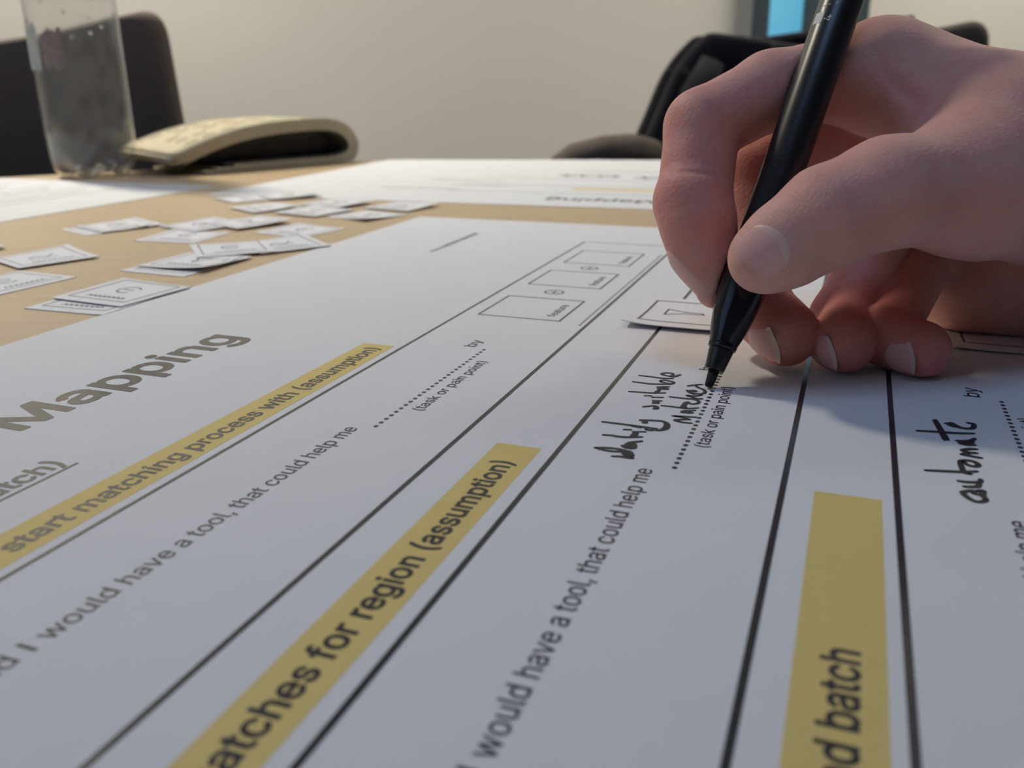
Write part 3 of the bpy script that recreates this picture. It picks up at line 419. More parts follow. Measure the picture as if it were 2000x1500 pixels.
# rows of printed text: they repeat down the sheet
for base, dy, y_dot, y_sm in ((93.7, 0, 90.8, 85.6), (30.0, 0, 26.4, 22.0), (-32.6, 0, -36.2, -40.8)):
    text('row_text', 'and I would have a tool, that could help me', 58.8, base, 3.45, sheet, M['ink'], 151.8, 0.007, ZI)
    text('row_text', 'by', 215.6, base + (0.6 if base != 30.0 else -1.2), 3.45, sheet, M['ink'], 222.8, 0.005, ZI)
    text('small_text', '(task or pain point)', 165.2, y_sm, 2.75, sheet, M['ink'], 205.0, 0.004, ZI)
    v, f = [], []; k = 0
    while 154 + k * 2.32 < 216:
        x = 154 + k * 2.32; c0 = len(v)
        for t in range(8): v.append(((x + 0.62 * math.cos(t * math.pi / 4)) * MM, (y_dot + 0.55 * math.sin(t * math.pi / 4)) * MM, ZI))
        f.append(tuple(range(c0, c0 + 8))); k += 1
    link('dotted_line', mesh('dotted_line', v, f), M['ink'], sheet)
# the feature boxes of the first row, their plus signs and the fine dotted line below
for x0, x1 in ((250.2, 277.4), (297.0, 323.4), (339.6, 367.4)):
    frame('printed_box', x0, x1, 80.6, 107.6, 0.7, ZI, M['ink'], sheet)
    text('small_text', 'feature', x0 + 4.6, 83.6, 2.9, sheet, M['ink'], x0 + 20.5, 0.003, ZI)
for xc in (287.2, 331.4):
    c = [(xc + 3.0 * math.cos(t * math.pi / 12), 94.4 + 3.3 * math.sin(t * math.pi / 12)) for t in range(24)]
    ribbons('plus_mark', [c], 0.65, sheet, M['ink'], ZI, True, smooth=False)
    ribbons('plus_mark', [[(xc - 1.3, 94.4), (xc + 1.3, 94.4)], [(xc, 93.0), (xc, 95.8)]], 0.55, sheet, M['ink'], ZI, smooth=False)
v, f = [], []
for k in range(64):
    x = 247.7 + k * 1.9; c0 = len(v)
    v += [((x + a) * MM, (73.3 + b) * MM, ZI) for a, b in ((-.45, -.4), (.45, -.4), (.45, .4), (-.45, .4))]; f.append((c0, c0 + 1, c0 + 2, c0 + 3))
link('dotted_line', mesh('dotted_line', v, f), M['ink'], sheet)
# small blurred title in the far corner: only its grey strokes can be made out
_rs = random.Random(7); st_ = []; x = 345.0
while x < 397:
    wd = _rs.uniform(1.5, 3.2)
    st_.append([(x, 169.2), (x + wd * .3, 171.3 + _rs.uniform(0, .9)), (x + wd * .7, 169.0), (x + wd, 170.6)]); x += wd + _rs.choice([0.7, 0.9, 2.2])
ribbons('blurred_title', st_, 0.5, sheet, M['grey_ink'], ZI)

# handwriting in black pen: traced in a picture of the sheet seen from the side, laid out on the sheet
def ground(px, py):
    d = (px - 1000) * RT - (py - 750) * UP + FPX * FW
    k = -CAMH / d[2]; return d[0] * k, d[1] * k
Uv = np.array([math.sin(TH), math.cos(TH)]); Vv = np.array([math.cos(TH), -math.sin(TH)])
def on_sheet(px, py):
    g = np.array(ground(px, py)); return (float(g @ Uv), float(-(g @ Vv)))
def written(name, strokes, sc, ox, oy, wd, z=ZH, blots=()):
    o = ribbons(name, [[on_sheet(ox + x / sc, oy + y / sc) for x, y in s] for s in strokes], wd, sheet, M['pen_ink'], z, taper=0.25)
    if blots:                       # loops so small that the ink has filled them
        bm = bmesh.new(); bm.from_mesh(o.data)
        for bi_, bl in enumerate(blots):
            q = spline([on_sheet(ox + x / sc, oy + y / sc) for x, y in list(bl) + [bl[0]]], 4)[:-1]
            bm.faces.new([bm.verts.new((a_ * MM, b_ * MM, z + 0.00004 + bi_ * 0.000002)) for a_, b_ in q])
        bmesh.ops.triangulate(bm, faces=[f_ for f_ in bm.faces if len(f_.verts) > 8])
        bm.to_mesh(o.data); bm.free()
    return o
A = (7.5, 1150, 710)
written('handwritten_word', [
    [(345, 1383), (470, 1386), (560, 1404), (645, 1412)], [(90, 1255), (250, 1258), (420, 1275), (560, 1304)], [(95, 1258), (200, 1285), (330, 1308), (450, 1313), (600, 1310)],
    [(545, 1210), (600, 1182), (700, 1170), (775, 1160)], [(212, 1068), (330, 1076), (450, 1095), (600, 1103), (775, 1098)], [(650, 1022), (825, 1022)],
    [(518, 990), (612, 992)], [(200, 875), (400, 900), (600, 925), (800, 952), (990, 978)], [(640, 940), (762, 962)], [(830, 985), (905, 1000), (1000, 982)],
    [(750, 852), (900, 855), (1050, 865), (1120, 880)]], *A, 0.95, blots=[
    [(465, 1342), (520, 1305), (600, 1302), (650, 1330), (668, 1370), (640, 1402), (560, 1388), (500, 1366)],
    [(455, 1225), (540, 1207), (640, 1198), (698, 1205), (708, 1245), (680, 1272), (600, 1278), (500, 1258)],
    [(590, 1097), (650, 1030), (725, 1024), (700, 1096)], [(772, 862), (855, 868), (858, 898), (778, 896)],
    [(1070, 868), (1150, 884), (1192, 922), (1176, 975), (1100, 1005), (1000, 1014), (978, 1006), (1040, 985), (1088, 945), (1092, 900)]])
written('handwritten_word', [
    [(795, 655), (880, 646), (960, 642), (1012, 660)], [(935, 562), (1060, 567)], [(930, 515), (1080, 517)], [(818, 492), (912, 494)],
    [(590, 430), (750, 440), (900, 450), (1115, 450)], [(1080, 357), (1175, 361)], [(650, 288), (760, 300), (900, 318), (1100, 322), (1200, 324)],
    [(1048, 284), (1060, 268), (1130, 266), (1235, 292), (1222, 314), (1130, 306), (1055, 286)], [(738, 195), (900, 212), (1100, 238), (1235, 237)],
    [(1190, 208), (1110, 192), (1066, 173), (1120, 157), (1222, 166), (1228, 190), (1190, 206)], [(1190, 208), (1260, 211), (1300, 196), (1340, 184)]], *A, 0.88, blots=[
    [(940, 655), (1000, 647), (1028, 670), (1010, 693), (922, 690), (940, 678)], [(920, 610), (945, 566), (1028, 576), (1030, 608)],
    [(945, 444), (1000, 405), (985, 362), (1060, 392), (1020, 444)], [(985, 360), (1080, 358), (1168, 385), (1158, 404), (1060, 398)]])
written('handwritten_word', [
    [(1500, 895), (1380, 885), (1262, 853), (1370, 842), (1475, 843)], [(1475, 843), (1350, 806), (1242, 790), (1400, 800), (1570, 808)],
    [(1440, 712), (1555, 708)], [(1065, 638), (1200, 650), (1330, 668), (1450, 680), (1600, 672)], [(1450, 588), (1500, 614), (1570, 610), (1608, 592), (1596, 565), (1530, 545)],
    [(1185, 508), (1330, 525), (1500, 540), (1655, 537)], [(1590, 538), (1442, 490), (1550, 498), (1650, 482)], [(1540, 470), (1470, 440), (1438, 412)],
    [(1540, 462), (1660, 464), (1700, 440), (1680, 405), (1600, 372), (1565, 346)], [(1450, 348), (1560, 334), (1655, 326)]], *A, 0.9, blots=[
    [(1328, 735), (1370, 711), (1450, 706), (1530, 738), (1515, 754), (1400, 751)], [(1335, 655), (1390, 592), (1465, 582), (1430, 640), (1440, 674), (1345, 668)],
    [(1440, 412), (1555, 410), (1590, 435), (1500, 442)]])
B_ = (4.76, 1780, 800)
written('handwritten_word', [
    [(610, 780), (560, 770), (500, 778), (475, 792), (530, 840), (600, 872), (660, 872), (690, 855), (655, 820), (570, 795)], [(690, 855), (660, 810), (665, 775), (620, 768)],
    [(435, 680), (520, 690), (630, 690), (640, 665)], [(490, 732), (570, 735), (620, 728), (625, 690)],
    [(130, 580), (300, 588), (450, 595), (530, 595), (605, 590)], [(545, 615), (490, 600), (462, 545), (450, 515)],
    [(450, 515), (455, 492), (520, 488), (590, 505), (620, 532), (590, 545), (520, 530), (480, 500)],
    [(645, 465), (560, 450), (465, 432)], [(465, 432), (540, 418), (605, 420)], [(540, 418), (475, 395), (540, 382), (600, 383)],
    [(420, 305), (500, 308), (560, 300), (585, 285)], [(585, 345), (520, 340), (455, 328), (520, 312), (570, 320)],
    [(55, 212), (250, 222), (420, 234), (575, 237)], [(318, 143), (380, 150), (440, 178), (510, 192), (570, 185), (575, 150), (520, 138)]], *B_, 1.15, blots=[
    [(190, 112), (215, 108), (245, 120), (350, 290), (330, 300), (290, 298), (240, 205)], [(310, 140), (370, 132), (430, 160), (470, 182), (430, 186), (350, 168)],
    [(455, 325), (520, 312), (580, 335), (560, 354), (490, 348)]])

# ------------------------------------------------------------------ the two opposite sheets
def edge_drop(o):
    """a flat sheet that reaches past the table edge bends down over it"""
    mw = o.matrix_world.copy()
    R = Matrix.Rotation(o.parent.rotation_euler.z, 4, 'Z'); Lc = Matrix.Translation(o.parent.location) @ R; inv = Lc.inverted()
    for vv in o.data.vertices:
        p = Lc @ vv.co; ye = edge_y(p.x) + 0.0035
        if p.y > ye:
            d = p.y - ye; ang = min(d / 0.006, 1.45); rr = 0.006
            if d < 0.006 * 1.45: p.y = ye + rr * math.sin(ang); p.z -= rr * (1 - math.cos(ang))
            else:
                e = d - rr * 1.45; p.y = ye + rr * math.sin(1.45) + e * math.cos(1.45); p.z -= rr * (1 - math.cos(1.45)) + e * math.sin(1.45)
            vv.co = inv @ p
S2 = -0.323
s2 = empty('printed_sheet', (-0.207, 0.606, TZ), S2 + math.pi)     # reads from the far side: x to the viewer's left, y towards the viewer
tag(s2, 'white printed sheet across the table, upside down, with heading and one yellow bar', 'sheet of paper')
pg = paper_grid('paper', -841, 0, -352, 0, s2, nx=90, ny=88)
edge_drop(pg)
def s2loc(x, y):
    d = np.array([x + 207.0, y - 606.0]); c_, s_ = math.cos(S2 + math.pi), math.sin(S2 + math.pi)
    return (d[0] * c_ + d[1] * s_, -d[0] * s_ + d[1] * c_)
hx, hy = s2loc(23.7, 569)
text('heading', 'Mapping', hx, hy, 13, s2, M['ink'], None, 0.012, ZI, 'right')
bx, by = s2loc(43.5, 616)
q = rect('highlight_bar', bx - 170, bx, by - 5, by + 5, ZY, M['yellow'], s2); q['label'] = 'yellow printed bar'
_rs = random.Random(3)
def scribble(name, x0, x1, y, h, wd, par, z=ZI):
    st_ = []; x = x0
    while x < x1:
        w_ = _rs.uniform(2.0, 4.0) * h / 3.5; st_.append([(x, y), (x + w_ * .3, y + h * _rs.uniform(.7, 1.1)), (x + w_ * .6, y), (x + w_, y + h * .7)]); x += w_ * 1.25
    ribbons(name, st_, wd, par, M['ink'], z)
for (gx, gy, ln, h, wd) in ((118, 642, 70, 3.4, 0.5), (44, 712, 44, 11, 3.0), (100, 690, 46, 11, 3.2), (-60, 690, 60, 3, 0.5), (-90, 640, 60, 3, 0.5), (-40, 650, 40, 3, 0.5), (60, 742, 90, 4, 0.6)):
    lx, ly = s2loc(gx, gy); scribble('blurred_writing', lx - ln, lx, ly, h, wd, s2)
for gy_ in (-62, -104, -150):
    rect('row_line', -700, -150, gy_ - 0.5, gy_ + 0.5, ZI, M['ink'], s2)

s3 = empty('printed_sheet', (-0.214, 0.659, TZ), math.pi / 2 - TH)
tag(s3, 'white printed sheet lying at the left edge in front of the bottle', 'sheet of paper')
paper_grid('paper', -420, 0, 0, 594, s3)
for y_ in (60, 95, 130, 170, 215): rect('row_line', -380, -30, y_ - 0.5, y_ + 0.5, ZI, M['ink'], s3)
for y_ in (75, 110, 150, 190): scribble('blurred_writing', -150, -50, y_, 3.2, 0.5, s3)

# ------------------------------------------------------------------ cut-out cards strewn over the table
def card_proto(name, wx, wy, kind, curl):
    root = bpy.data.objects.new(name, None)
    return root
def zf_flat(x, y): return 0.0
def make_card(kind, seed):
    """paper 33 x 32 mm, printed frame, a small icon and an unreadable caption"""
    rs = random.Random(seed); o = {}
    cx_, cy_ = rs.uniform(-1, 1), rs.uniform(-1, 1)
    zf = lambda x, y: 0.35 * max(0, (x * cx_ + y * cy_) / 16) ** 2 * 1.6
    tmp = empty('tmp'); 
    paper = paper_grid('printed_card', -16.5, 16.5, -16, 16, tmp, M['card'], 0.00025, 6, 6, zf)
    fr = frame('printed_frame', -13.2, 13.2, -11.5, 14, 0.6, ZI, M['grey_ink'], tmp, zf)
    if kind == 0: st_ = [[(-5, 3), (0, 7), (5, 3)], [(-5, 2), (5, 2)], [(-3, 0), (-1, -1), (2, 1)]]
    elif kind == 1: st_ = [[(4 * math.cos(t), 3 + 4 * math.sin(t)) for t in np.linspace(0.6, 5.4, 10)], [(-2, 3), (2, 3)]]
    elif kind == 2: st_ = [[(-4, 6), (4, 6), (1, 2), (1, -2), (-1, -1), (-1, 2), (-4, 6)]]
    else: st_ = [[(-6, 1), (-2, 5), (1, 1), (5, 5)], [(-6, -1), (5, -1)]]
    ic = ribbons('printed_icon', st_, 0.9, tmp, M['grey_ink'], ZI, zf=zf)
    cs = []; x = -8.0
    while x < 8: cs.append([(x, -8.5), (x + .8, -6.8), (x + 1.6, -8.5)]); x += 2.2
    tx = ribbons('printed_caption', cs, 0.6, tmp, M['grey_ink'], ZI, zf=zf)
    for q in (paper, fr, ic, tx): q.parent = None
    bpy.data.objects.remove(tmp)
    for q in (fr, ic, tx): q.parent = paper
    return paper
protos = [make_card(k, 20 + k) for k in range(4)]
CARDS = [  # x, y (mm on the table), turn (degrees), layer, kind, label
    (-142.0, 297.0, -19, 0, 0, 'lower card of the front pair, half under another, touching the worksheet edge'),
    (-138.0, 307.0, -25, 1, 1, 'upper card of the front pair, its corner lapping onto the worksheet edge'),
    (-190.0, 329.5, 65, 0, 1, 'card cut by the left picture edge, nearest the viewer there'),
    (-200.0, 376.0, 48, 1, 3, 'second card from the left edge, right corner pointing at the middle of the table'),
    (-254.0, 402.0, 46, 0, 2, 'card at the left edge, only a small white corner in view'),
    (-211.0, 461.0, 47, 0, 2, 'lower of two stacked cards lying alone left of the pile'),
    (-206.0, 467.0, 49, 1, 0, 'upper of two stacked cards lying alone left of the pile'),
    (-160.0, 432.0, -15, 0, 1, 'card at the left end of the pile, its left corner sharpest'),
    (-135.0, 357.0, -24, 0, 3, 'lowest card of the fanned stack at the front of the pile'),
    (-131.0, 364.0, -22, 1, 2, 'middle card of the fanned stack at the front of the pile'),
    (-124.0, 391.0, 24, 2, 1, 'top card of the fanned stack with thick frame line on its left'),
    (-104.0, 402.0, 36, 1, 3, 'card beside the fanned stack, its tip touching the worksheet edge'),
    (-106.0, 447.0, -31, 0, 1, 'card between the fanned stack and the middle of the pile, parallel to worksheet edge'),
    (-138.5, 471.0, 46, 2, 2, 'card in the middle of the pile, with a dark shadow along its front'),
    (-161.0, 466.0, 52, 1, 0, 'card in the pile directly behind its leftmost card'),
    (-80.0, 497.0, -39, 0, 2, 'nearer of two cards beside the far corner of the worksheet'),
    (-64.0, 531.0, -33, 1, 3, 'card beside the far corner of the worksheet that overlaps the upside-down sheet'),
    (-113.0, 514.0, -33, 1, 1, 'card in the pile behind its middle, beside a bare wedge of wood'),
    (-106.0, 547.0, -35, 2, 0, 'card lapping onto the front edge of the upside-down sheet'),
    (-146.0, 533.0, -48, 1, 3, 'card in the back of the pile, left of the bare wedge of wood'),
    (-170.0, 580.0, 41, 0, 1, 'small card at the far left tip of the pile, before the upside-down sheet'),
    (-145.0, 590.0, 30, 2, 2, 'rearmost card of the pile, on the corner of the upside-down sheet'),
]
used = set()
for x, y, a, lay, kind, lab in CARDS:
    if kind not in used: o = protos[kind]; used.add(kind); fresh = True
    else:
        o = protos[kind].copy(); C.objects.link(o); o.parent = None; fresh = False
        for ch in protos[kind].children:
            c2 = ch.copy(); C.objects.link(c2); c2.parent = o
    o.location = (x * MM, y * MM, TZ + (0.0 + 0.0004 * lay) + (0.0003 if (lay or y > 500) else 0))
    o.rotation_euler = (0, 0, math.radians(a))
    tag(o, lab, 'card', 'cut-out cards strewn over the table')

def funnel_card(loc_x, loc_y, label, lift, ink):
    root = empty('printed_card'); root.parent = None
    g = Vector((0, 0, 0)); c_, s_ = math.cos(math.pi / 2 - TH), math.sin(math.pi / 2 - TH)
    root.location = ((loc_x * c_ - loc_y * s_) * MM, (loc_x * s_ + loc_y * c_) * MM, TZ + 0.00035); root.rotation_euler = (0, 0, math.pi / 2 - TH)
    zf = lambda x, y: lift * (max(0, (-x + 8) / 28) ** 2 + 0.8 * max(0, (y - 4) / 12) ** 2 * max(0, (-x + 20) / 40))
    paper_grid('paper', -20, 20, -16, 16, root, M['card'], 0.00025, 12, 12, zf)
    frame('printed_frame', -13.6, 15, -16 + 4.0, 12.3, 0.75, ZI, ink, root, zf)
    ribbons('printed_funnel', [[(-3.2, 6.5), (4.4, 6.5), (1.8, 0.2), (1.8, -4.4), (-0.2, -5.4), (-0.2, 0.4), (-3.2, 6.5)]], 0.7, root, ink, ZI, zf=zf, smooth=False)
    tag(root, label, 'card', 'funnel cards laid on the worksheet')
    return root
funnel_card(269.8, 45.0, 'small white funnel card on the worksheet, partly behind pen tip, its corner lifting', 1.1, M['ink'])
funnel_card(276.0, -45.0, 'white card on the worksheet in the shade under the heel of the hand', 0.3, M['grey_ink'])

# ------------------------------------------------------------------ water bottle
bot = empty('plastic_bottle', (-0.341, 0.7455, TZ + 0.0004))
tag(bot, 'clear plastic bottle with torn label remains standing behind the left sheet', 'bottle')
BR = 0.0335
prof = [(0.004, 0.010), (0.012, 0.009), (0.020, 0.004), (0.026, 0.004), (0.0305, 0.010), (0.0325, 0.018), (BR, 0.030), (BR, 0.060), (BR, 0.100), (BR * 1.005, 0.130), (BR, 0.165), (BR * 0.99, 0.185), (BR * .93, 0.205), (BR * .78, 0.225), (BR * .58, 0.243), (BR * .42, 0.256), (0.0125, 0.263), (0.0125, 0.281)]
def petal(r, z, t):
    k = 0.5 + 0.5 * math.cos(5 * t + 0.6); w_ = max(0, 1 - z / 0.03)
    return r * (1 - 0.10 * w_ * (1 - k)), z + (0.0075 * w_ * (1 - k) if r > 0.013 else 0) - 0.004 * (1 if False else 0)
pr = []
for i in range(len(prof) - 1):
    for t in (0, .5): pr.append((prof[i][0] * (1 - t) + prof[i + 1][0] * t, prof[i][1] * (1 - t) + prof[i + 1][1] * t))
pr.append(prof[-1])
vo, fo = lathe('b', pr, 60, petal)
vi, fi = lathe('b', [(max(r - 0.0005, 0.0005), z + (0.0004 if z < .012 else 0)) for r, z in pr], 60, petal)
nv = len(vo); v = vo + vi; f = fo + [tuple(nv + i for i in q[::-1]) for q in fi]
last = (len(pr) - 1) * 60
for k in range(60):
    k2 = (k + 1) % 60
    f.append((last + k, last + k2, nv + last + k2, nv + last + k))
f.append(tuple(range(60))[::-1]); f.append(tuple(nv + k for k in range(60)))
mn = min(q[2] for q in v); v = [(a, b, c - mn) for a, b, c in v]
link('bottle_body', mesh('bottle_body', v, f, True), M['pet'], bot)
bm = bmesh.new(); bmesh.ops.create_cone(bm, cap_ends=True, segments=40, radius1=0.0155, radius2=0.0150, depth=0.016)
bmesh.ops.bevel(bm, geom=[e for e in bm.edges if e.verts[0].co.z > 0 and e.verts[1].co.z > 0], offset=0.002, segments=2, affect='EDGES')
bmesh.ops.translate(bm, verts=bm.verts, vec=(0, 0, 0.272))
link('bottle_cap', bm_mesh('bottle_cap', bm), M['cap'], bot)
# torn remains of the label: a curved strip with a ragged edge
def label_patch(a0, a1, z0, z1, nx, rs):
    v, f = [], []
    for i in range(nx + 1):
        a = a0 + (a1 - a0) * i / nx; lo = z0 + rs.uniform(0, .004); hi = z1 - rs.uniform(0, .006)
        for j in range(5):
            z = lo + (hi - lo) * j / 4; v.append(((BR + 0.0006) * math.cos(a), (BR + 0.0006) * math.sin(a), z))
    for i in range(nx):
        for j in range(4): k = i * 5 + j; f.append((k, k + 5, k + 6, k + 1))
    return mesh('label_remains', v, f, True)
lb = link('label_remains', label_patch(-2.66, -2.02, 0.080, 0.117, 12, random.Random(2)), M['label'], bot)
lb2 = link('label_remains', label_patch(-1.93, -1.42, 0.081, 0.113, 12, random.Random(5)), M['glue'], bot)
bm = bmesh.new(); rs = random.Random(8)
for k in range(16):
    a = rs.uniform(-2.9, -0.5); z = rs.uniform(0.10, 0.165); s_ = rs.uniform(.0007, .0018)
    mt = Matrix.Translation((math.cos(a) * (BR - 0.0012), math.sin(a) * (BR - 0.0012), z)) @ Matrix.Diagonal((s_, s_, s_ * 1.4, 1))
    bmesh.ops.create_icosphere(bm, subdivisions=1, radius=1, matrix=mt)
tag(link('water_droplets', bm_mesh('water_droplets', bm, True), M['droplet'], bot), kind='stuff')

# ------------------------------------------------------------------ folded newspaper, open fold towards the viewer
P0 = np.array([-0.269, 0.735]); E_ = np.array([-0.152, 0.868]) - P0; E_ /= np.linalg.norm(E_); N_ = np.array([-E_[1], E_[0]])
news = empty('folded_newspaper', (P0[0], P0[1], TZ), math.atan2(E_[1], E_[0]))
tag(news, 'yellowish newspaper folded over into a loose loop, lying right of the bottle', 'newspaper')
def on_plane(px, py):          # where a ray meets the upright plane through the newspaper's front edge
    d = (px - 1000) * RT - (py - 750) * UP + FPX * FW
    k = (P0 @ N_) / (d[:2] @ N_); p = d[:2] * k; return (float((p - P0) @ E_), float(d[2] * k + CAMH * MM))
top = [on_plane(*p) for p in ((337, 322), (385, 298), (430, 279), (480, 263), (530, 253), (580, 247), (625, 244), (655, 247), (676, 258), (688, 275), (689, 292), (680, 305), (655, 317), (600, 325), (530, 331), (460, 336), (400, 341))]
PT = spline([(a, max(h, 0.0015)) for a, h in top], 4)
PT = [np.array(p) for p in PT]
def page(off, thick, cut0, cut1, depth, dark=False):
    """one folded page: a strip that follows the loop, offset inwards"""
    P = PT[cut0:len(PT) - cut1] if cut1 else PT[cut0:]
    v, f = [], []; nd = 6; K = len(P)
    for side in (0, 1):
        for i, p in enumerate(P):
            d = P[min(i + 1, K - 1)] - P[max(i - 1, 0)]; d = d / np.linalg.norm(d); nn = np.array([-d[1], d[0]])
            q = p - (-nn) * 0 + nn * (-(off + thick * side))
            for j in range(nd + 1):
                y = depth * j / nd
                tw = 0.004 * (j / nd) * max(0, 1 - i / (K * 0.4))
                v.append((q[0], y + 0.0006 * off * 1000 * 0.3, max(q[1] + tw, 0.0004)))
    idx = lambda s, i, j: s * K * (nd + 1) + i * (nd + 1) + j
    for i in range(K - 1):
        for j in range(nd):
            f.append((idx(0, i, j), idx(0, i + 1, j), idx(0, i + 1, j + 1), idx(0, i, j + 1)))
            f.append((idx(1, i, j), idx(1, i, j + 1), idx(1, i + 1, j + 1), idx(1, i + 1, j)))
        for j in (0, nd): f.append((idx(0, i, j), idx(1, i, j), idx(1, i + 1, j), idx(0, i + 1, j)))
    for j in range(nd):
        for i in (0, K - 1): f.append((idx(0, i, j), idx(0, i, j + 1), idx(1, i, j + 1), idx(1, i, j)))
    return mesh('page', v, f, True)
for k, (off, c0, c1) in enumerate(((-0.0060, 1, 3), (-0.0042, 0, 2), (-0.0024, 1, 1), (-0.0006, 0, 0), (0.0012, 1, 2), (0.0030, 2, 4))):
    link('page', page(off, 0.0014, c0, c1, 0.088 - 0.001 * k), M['news'], news)
link('fold_shade', page(0.0044, 0.0012, 1, 3, 0.086), M['news_shade'], news)['label'] = 'inner page coloured dark as the shade in the fold'  # innermost page darkened to paint the shade of the loop
ins = [q for q in PT[6:len(PT) - 2]]; c_ = np.mean(ins, axis=0); v = []  # dark block added in the loop where there is only shade
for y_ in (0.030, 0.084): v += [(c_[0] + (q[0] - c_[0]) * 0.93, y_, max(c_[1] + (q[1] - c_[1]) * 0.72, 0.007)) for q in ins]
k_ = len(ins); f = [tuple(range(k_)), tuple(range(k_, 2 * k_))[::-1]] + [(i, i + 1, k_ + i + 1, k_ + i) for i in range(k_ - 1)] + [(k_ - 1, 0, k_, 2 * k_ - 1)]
link('fold_shade', mesh('fold_shade', v, f), M['news_shade'], news)['label'] = 'added dark block standing in for shade inside the fold'
# rows of faint print on the top page
v, f = [], []
for r_ in range(5):
    for s_ in range(7):
        i0 = 4 + s_ * 3; i1 = i0 + 2; y0 = 0.012 + r_ * 0.015
        if (r_ + s_) % 4 == 3: continue
        for wi, (ia, yb) in enumerate(((i0, y0), (i1, y0), (i1, y0 + .0035), (i0, y0 + .0035))):
            p = PT[ia]; d = PT[ia + 1] - PT[ia - 1]; d = d / np.linalg.norm(d); nn = np.array([-d[1], d[0]]); q = p + nn * 0.0062
            tw = 0.004 * (yb / 0.088) * max(0, 1 - (ia - 1) / ((len(PT) - 4) * 0.4)); v.append((q[0], yb, q[1] + tw + 0.0002))
        f.append((len(v) - 4, len(v) - 3, len(v) - 2, len(v) - 1))
link('newsprint_lines', mesh('newsprint_lines', v, f), M['news_print'], news)

# ------------------------------------------------------------------ chairs beyond the table
def slab(name, outline, thick, bend, m, parent, seg=10):
    """upright rounded panel: outline in (x, z), bent about a vertical axis, local front at -y"""
    bm = bmesh.new(); pts = outline
    N = len(pts); cx_ = sum(p[0] for p in pts) / N; cz_ = sum(p[1] for p in pts) / N
    rings = []
    prof = [(-thick / 2 + 0.0, 0.93), (-thick / 2 * .8, 0.975), (0, 1.0), (thick / 2 * .8, 0.975), (thick / 2, 0.93)]
    for y, s_ in prof:
        rings.append([bm.verts.new((cx_ + (x - cx_) * s_, y + bend * ((x - cx_) ** 2), cz_ + (z - cz_) * (1 - (1 - s_) * 1.0))) for x, z in pts])
    for a, b in zip(rings, rings[1:]):
        for k in range(N): bm.faces.new((a[k], a[(k + 1) % N], b[(k + 1) % N], b[k]))
    for ring, rev in ((rings[0], True), (rings[-1], False)):
        inner = ring
        for s_ in (0.66, 0.33):
            nw = [bm.verts.new((cx_ + (v.co.x - cx_) * s_ / (1 if inner is ring else 0.66), 0, cz_ + (v.co.z - cz_) * s_ / (1 if inner is ring else 0.66))) for v in inner]
            for q in nw: q.co.y = (prof[0][0] if rev else prof[-1][0]) + bend * ((q.co.x - cx_) ** 2)
            for k in range(N):
                q = (inner[k], nw[k], nw[(k + 1) % N], inner[(k + 1) % N]); bm.faces.new(q if rev else q[::-1])
            inner = nw
        c0 = bm.verts.new((cx_, prof[0][0] if rev else prof[-1][0], cz_))
        for k in range(N):
            q = (inner[k], c0, inner[(k + 1) % N]); bm.faces.new(q if rev else q[::-1])
    bmesh.ops.recalc_face_normals(bm, faces=bm.faces[:])
    return link(name, bm_mesh(name, bm, True), m, parent)
def rounded(pts, rads, n=6):
    out = []
    N = len(pts)
    for i in range(N):
        p = Vector(pts[i]); a = (Vector(pts[i - 1]) - p); b = (Vector(pts[(i + 1) % N]) - p); r = rads[i]
        A_ = p + a.normalized() * min(r, a.length * .5); B2 = p + b.normalized() * min(r, b.length * .5)
        for k in range(n + 1):
            t = k / n; q = A_ * (1 - t) ** 2 + p * 2 * t * (1 - t) + B2 * t * t; out.append((q.x, q.y))
    # finer outline so the panel can bend
    fin = []
    for i in range(len(out)):
        a, b = Vector(out[i]), Vector(out[(i + 1) % len(out)]); k = max(1, int((b - a).length / 0.03))
        for j in range(k): q = a.lerp(b, j / k); fin.append((q.x, q.y))
    return fin
def chair(loc, rz, outline, bend, label, group):
    ch = empty('conference_chair', loc, rz)
    tag(ch, label, 'chair', group)
    slab('backrest', outline, 0.035, bend, M['chair'], ch)
    bm = bmesh.new(); bm_box(bm, -0.235, 0.235, -0.50, -0.06, 0.425, 0.475, 0.022, 4)
    link('seat', bm_mesh('seat', bm, True), M['chair'], ch)
    for sx in (-1, 1):
        link('leg', tube_mesh('leg', [(sx * .215, -0.44, 0.435), (sx * .22, -0.47, 0.2), (sx * .225, -0.49, 0.0)], 0.0115, 12), M['metal'], ch)
        link('leg', tube_mesh('leg', [(sx * .215, -0.09, 0.435), (sx * .22, -0.02, 0.2), (sx * .225, 0.04, 0.0)], 0.0115, 12), M['metal'], ch)
        link('back_post', tube_mesh('back_post', [(sx * .19, -0.10, 0.43), (sx * .19, -0.035, 0.50), (sx * .17, 0.012, 0.62), (sx * .16, 0.014, 0.72)], 0.010, 12), M['metal'], ch)
    return ch
# left chair: seen from its front; the upper edge sweeps up to a rounded corner
ol = rounded([(-0.255, 0.60), (0.245, 0.60), (0.228, 0.893), (0.17, 0.882), (0.09, 0.866), (-0.0, 0.855), (-0.16, 0.853), (-0.245, 0.86)], [0.06, 0.05, 0.035, 0.02, 0.03, 0.03, 0.03, 0.03])
chair((-0.606, 1.05, 0), 0.0, ol, 0.0, 'dark chair with swept-up rounded back corner, behind the bottle', 'dark conference chairs beyond the table')
ol2 = rounded([(-0.205, 0.60), (0.215, 0.60), (0.200, 0.892), (0.12, 0.876), (0.0, 0.85), (-0.205, 0.83)], [0.05, 0.05, 0.035, 0.03, 0.03, 0.04])
CX, CY = 0.490, 1.36
ch2 = chair((CX, CY, 0), 0.0, ol2, 0.0, 'dark chair with a black jacket over its back, behind the hand', 'dark conference chairs beyond the table')
